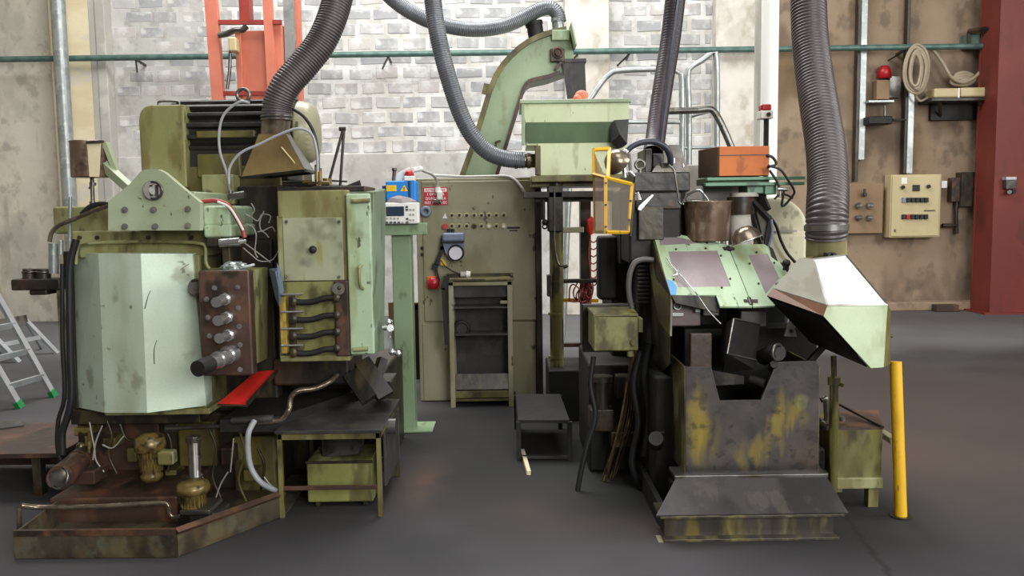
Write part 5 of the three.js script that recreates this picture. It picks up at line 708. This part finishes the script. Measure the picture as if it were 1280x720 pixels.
{ // things on the right machine
  const r = thing('rod_bundle', 'bundle of thin rusty rods leaning below the olive junction box', 'rods'); for (let i = 0; i < 7; i++) { const p = onY(752 + i * 2.6, 600 + jit(4), .006), q = W(788 + i * 1.1, 444 + jit(2), 4.86 + jit(.03)); obj('rod', tube([p, p.clone().lerp(q, .5).add(V(jit(.02) + .03, 0, jit(.02))), q], .0055, 6), i % 3 === 1 ? M.brass : M.rust, r); } done(r);
  const l = thing('work_lamp', 'copper coloured dome lamp behind the yellow framed guard', 'lamp'), c = W(773, 204, 4.84); obj('shade', lathe([[.0, .085], [.03, .08], [.055, .062], [.072, .03], [.078, 0], [.074, 0], [.066, .028], [.05, .056], [0, .075]], c, V(-.3, .25, .25)), M.copper, l); obj('neck', [cyl(W(776, 197, 4.85), W(783, 189, 4.85), .03, .018)], M.copper, l); obj('joint', [ball(W(783, 190, 4.84), .016), cyl(W(786, 192, 4.84), W(788, 214, 4.86), .01), cyl(W(780, 205, 4.86), W(781, 222, 4.86), .014), cyl(W(786, 214, 4.85), W(792, 220, 4.86), .014)], M.bright, l); done(l);
  const g = thing('yellow_guard', 'yellow framed clear guard panels hinged beside the dark machine head', 'guard');
  const A = W(742, 187, 4.75), A1 = W(743, 290, 4.75), B = W(757, 222, 4.55), B1 = W(757, 290, 4.55), T = W(762, 186, 4.8), D = W(790, 230, 4.75), D1 = W(785, 290, 4.75);
  const f = (p, q, par = g, w = .018) => bar(p, q, w, .014), E = W(758, 222, 4.55);
  obj('frame', [f(A, T), f(A, W(742, 222, 4.68)), f(B, B1), f(B, D), f(D, D1), f(B1, D1), f(A.clone().lerp(B, 1), W(741, 218, 4.68)), f(T, W(760, 222, 4.6))], M.yellow, g); obj('frame', [f(A1, B1, g, .02), f(A, A1, g, .01)], M.yellowOld, g); obj('pane', plate([A, A1, B1, B], .004), M.clear, g); obj('pane', plate([B, B1, D1, D], .004), M.clear, g);
  for (const p of [B.clone().lerp(B1, .1), B.clone().lerp(B1, .5), B.clone().lerp(B1, .9), D.clone().lerp(D1, .35), D.clone().lerp(D1, .75), B1.clone().lerp(D1, .6)]) obj('screw', cyl(p, p.clone().add(V(0, 0, .014)), .006, .006, 8), M.oily, g);
  obj('hinge_post', cyl(W(792, 228, 4.78), W(788, 295, 4.78), .014), M.oily, g); done(g);
  // platform with orange box
  const s = thing('green_shelf', 'green steel shelf under the orange box on the right machine', 'shelf'), d = 5.0; obj('rail', pb(884, 221, 1007, 225, d, d + .05, .003), M.rail, s); obj('rail', pb(882, 228, 1006, 232, d - .04, d + .01, .003), M.rail, s); obj('rail', pb(884, 221, 1000, 224, d + .3, d + .34, .003), M.rail, s); obj('plate', pb(884, 221.5, 962, 230, d + .04, d + .34), M.band, s); obj('bracket', [pb(934, 231, 958, 242, d, d + .2), pb(956, 231, 971, 243, d - .02, d + .1)], M.rail, s); obj('post', pb(946, 240, 958, 300, d + .06, d + .14), M.oily, s); done(s);
  const b = thing('wooden_box', 'orange wooden box with a dark left end on the green shelf', 'box'); const F = W(929, 202, d + .02), xa = W(899, 200, d + .02).x, xb = W(960, 200, d + .02).x, y0 = W(929, 219.6, d + .02).y, y1 = W(929, 183.5, d + .02).y, sx = -.055;
  const P = [V(xa, y0, -d - .02), V(xb, y0, -d - .02), V(xb + sx * .2, y0, -d - .3), V(xa + sx, y0, -d - .3)], Q = P.map((p) => p.clone().setY(y1)); obj('front_board', plate([P[0], P[1], Q[1], Q[0]], .014), M.orangeBox, b); obj('side_board', plate([P[3], P[0], Q[0], Q[3]], .014), M.boxEnd, b); obj('side_board', plate([P[1], P[2], Q[2], Q[1]], .014), M.orangeBox, b); obj('back_board', plate([P[2], P[3], Q[3], Q[2]], .014), M.orangeBox, b); obj('bottom_board', plate(P.map((p) => p.clone().setY(y0 + .008)), .014), M.orangeBox, b); obj('lid', plate(Q.map((p) => p.clone().setY(y1 - .004)), .014), M.orangeBox, b); const yl = W(929, 193.5, d).y; obj('lid_seam', bar(V(xa, yl, -d - .01), V(xb, yl, -d - .01), .004, .004), M.rust, b); done(b);
  const w = thing('loose_cables', 'loose black cables hanging beside the orange box', 'cable'); obj('cord', [tubeP([[959, 194], [966, 197], [970, 205], [960, 209]], d, .008), tubeP([[960, 207], [975, 212], [985, 225], [993, 240], [989, 247], [978, 258], [980, 238]], d - .06, .007), tubeP([[962, 213], [970, 225], [975, 236]], d - .06, .007), tubeP([[968, 249], [975, 243], [984, 244], [991, 248]], d - .06, .006)], M.rubber, w); obj('connector', [cyl(W(972, 236, d - .06), W(984, 237, d - .06), .012), cyl(W(975, 239, d - .06), W(975, 246, d - .06), .008)], M.bright, w); done(w);
  // bucket, scoop, chute, round cover
  const k = thing('bucket', 'rusty metal bucket with a raised handle behind the tilted guard', 'bucket'), bc = W(884, 301, 4.98); obj('body', lathe([[0, 0], [.122, 0], [.126, .006], [.138, .225], [.143, .23], [.138, .235], [.132, .225], [.12, .012], [0, .012]], bc), M.bucket, k); obj('handle', tubeP([[854, 256, 4.98], [857, 247, 4.98], [864, 241, 4.96], [874, 238, 4.94], [880, 243, 4.9], [885, 250, 4.88], [888, 258, 4.86]], 4.95, .007), M.bright, k); done(k);
  const q = thing('scoop', 'shiny round scoop lying on the top edge of the tilted guard', 'scoop'), sc = W(934, 301, 4.76); obj('bowl', lathe([[0, -.085], [.04, -.078], [.07, -.05], [.088, 0], [.085, 0], [.066, -.048], [.036, -.074], [0, -.08]], sc, V(.34, -.93, .12)), M.copper, q); obj('rim', new THREE.TorusGeometry(.087, .004, 8, 32).rotateX(Math.PI / 2).applyQuaternion(new THREE.Quaternion().setFromUnitVectors(Y, V(.34, -.93, .12).normalize())).translate(...sc.toArray()), M.bright, q); done(q);
  const h = thing('pale_drum', 'pale curved sheet drum between the bucket and the scoop', 'drum'); obj('shell', [cyl(W(926, 312, 5.06), W(926, 246, 5.06), .072, .08, 32), cyl(W(930, 246, 5.06), W(930, 241, 5.06), .084)], M.concrete, h); obj('patch', cyl(W(926, 268, 5.05), W(926, 246, 5.05), .079, .082, 32), M.oily, h); done(h);
  const v = thing('funnel_frame', 'dark angled steel braces right of the pale drum', 'frame'); obj('brace', [bar(W(941, 252, 5.0), W(963, 275, 4.95), .022, .03), bar(W(963, 273, 4.95), W(955, 320, 4.95), .025, .02), bar(W(940, 268, 5.0), W(952, 310, 4.98), .02, .02), bar(W(950, 240, 5.05), W(960, 262, 4.98), .03)], M.black, v); obj('sheet', plate([W(943, 254, 5.0), W(963, 273, 4.97), W(956, 306, 4.97)], .006), M.steel, v); obj('strip', tubeP([[964, 274], [965, 290], [958, 318]], 4.94, .008), M.greyPlastic, v); done(v);
  const o = thing('round_cover', 'large round cream cover behind the tilted guard', 'cover'), oc = W(968, 288, 5.15); obj('disc', lathe([[0, .02], [.17, .02], [.195, .012], [.2, 0], [.2, -.12], [0, -.12]].reverse(), oc, V(0, 0, 1), 48), M.creamCover, o); obj('lower_sheet', pb(952, 292, 1008, 352, 5.1, 5.2, .02), M.creamCover, o); obj('slot', bar(W(962, 290, 5.1), W(996, 289, 5.1), .012, .01), M.steel, o); obj('cable', tubeP([[962, 270], [970, 282], [976, 300], [984, 316], [994, 328]], 5.05, .009), M.black, o); done(o);
  const p = thing('hook_rod', 'thin bent steel rod hooked over the left guard window', 'rod'); obj('rod', [tubeP([[833, 322, 4.72], [840, 332, 4.66], [848, 341, 4.6], [858, 352, 4.53], [872, 369, 4.42], [886, 389, 4.36], [901, 405, 4.32]], 4.4, .004), tubeP([[841, 345, 4.58], [846, 343, 4.58], [848, 337, 4.6]], 4.5, .005)], M.bright, p); done(p);
  // dark hose into the head
  const du = thing('flexible_duct', 'dark smooth hose running down into the head of the dark machine', 'duct'); obj('duct', hose([[850, -70, 5.7], [845, -10, 5.65], [838, 50, 5.6], [830, 100, 5.5], [823, 145, 5.4], [819, 175, 5.3], [816, 192, 5.2]].map((z) => W(...z)), .068, .062, .02, .0012), M.ductDark, du); obj('strip', bar(W(851, -20, 5.58), W(826, 178, 5.22), .016, .012), M.armHose, du); done(du);
}
{ // big duct and faceted hood on the right
  const d = thing('flexible_duct', 'wide dark ribbed duct dropping to the faceted hood on the right', 'duct'); obj('duct', hose([[1009, -90, 5.4], [1010, -30, 5.4], [1012, 40, 5.3], [1018, 95, 5.15], [1025, 140, 5.0], [1032, 185, 4.85], [1035, 230, 4.7], [1034, 262, 4.58], [1033.5, 280, 4.56], [1033, 298, 4.57]].map((p) => W(...p)), .108, .112, .023, .008), M.duct, d); obj('collar', cyl(W(1033, 288, 4.56), W(1033, 281, 4.56), .116, .116, 36), M.steel, d); done(d);
  const h = thing('extraction_hood', 'faceted metal fume hood with a bright sloping top above the yellow post', 'hood');
  const T1 = W(1000, 323, 4.62), T2 = W(1017, 324, 4.4), T3 = W(1057, 319, 4.4), T4 = W(1046, 317, 4.7), A = W(967, 361, 4.3), B = W(1034, 382, 4.02), C = W(1109, 381, 4.2), D = W(1062, 360, 4.8), A2 = W(959, 370, 4.28), B2 = W(1029, 395, 4.0), C2 = W(1088, 460, 4.14), C3 = W(1104, 459, 4.19), D2 = W(1014, 428, 4.6), nF = C.clone().sub(B).cross(C2.clone().sub(B)).normalize(), E = W(1113, 388, 4.3), E2 = W(1112, 455, 4.3);
  B2.copy(onP(1029, 395, B, nF)); C3.copy(onP(1104, 459, B, nF)); T1.copy(onP(1000, 323, B, A.clone().sub(B).cross(T2.clone().sub(B)).normalize()));
  obj('side_panel', quad(T1, T2, B, A), M.hoodOlive, h, 'dull olive left panel'); obj('top_panel', quad(T2, T3, C, B), M.hoodSteel, h, 'bright bare metal top panel'); obj('back_panel', quad(T3, T4, D, C), M.olive, h); obj('back_panel', quad(T4, T1, A, D), M.olive, h); obj('skirt_panel', quad(A, B, B2, A2), M.orangeBand, h, 'orange brown left skirt'); obj('skirt_panel', plate([B, C, C3, C2, B2], .006), M.hoodGreen, h, 'pale green front skirt'); obj('skirt_panel', quad(C, E, E2, C3), M.grimy, h); obj('skirt_panel', quad(E, D, D2, E2), M.black, h); obj('skirt_panel', quad(D, A, A2, D2), M.black, h); obj('inner_baffle', quad(A2.clone().lerp(D2, .04), B2.clone().lerp(D2, .05), C2.clone().lerp(D2, .05), D2), M.black, h);
  obj('edge', [bar(B, C, .008), bar(T2, B, .008), bar(T3, C, .01), bar(T2, T3, .012), bar(A, B, .006)], M.steel, h); obj('neck', [cyl(W(1033, 324, 4.6), W(1033, 285, 4.57), .108, .104, 40), ring(W(1033, 288, 4.57), .108, .006, [Math.PI / 2, 0, 0])], M.neck, h); obj('clamp', [pb(1034, 316, 1039, 325, 4.4, 4.46), pb(1041, 316, 1046, 325, 4.4, 4.46)], M.black, h); obj('bracket', [pb(1110, 386, 1114, 396, 4.3, 4.4), cyl(W(1111, 420, 4.32), W(1115, 420, 4.32), .01)], M.grimy, h); done(h);
  const y = thing('yellow_post', 'scuffed yellow round steel post standing at the right end', 'post'), a = onY(1126, 646, 0), b = W(1119.5, 452, 4.44); obj('pole', cyl(a, b, .032, .031, 32), M.yellow, y); obj('base_plate', cyl(a, a.clone().setY(.008), .055, .055, 32), M.oily, y); done(y);
  const p = thing('connecting_bar', 'short pale bar between the side tank and the yellow post', 'bar'); obj('bar', bar(W(1102, 541, 4.7), W(1117, 551, 4.48), .035, .035), M.cabinet, p); done(p);
}
renderer.render(scene, camera);
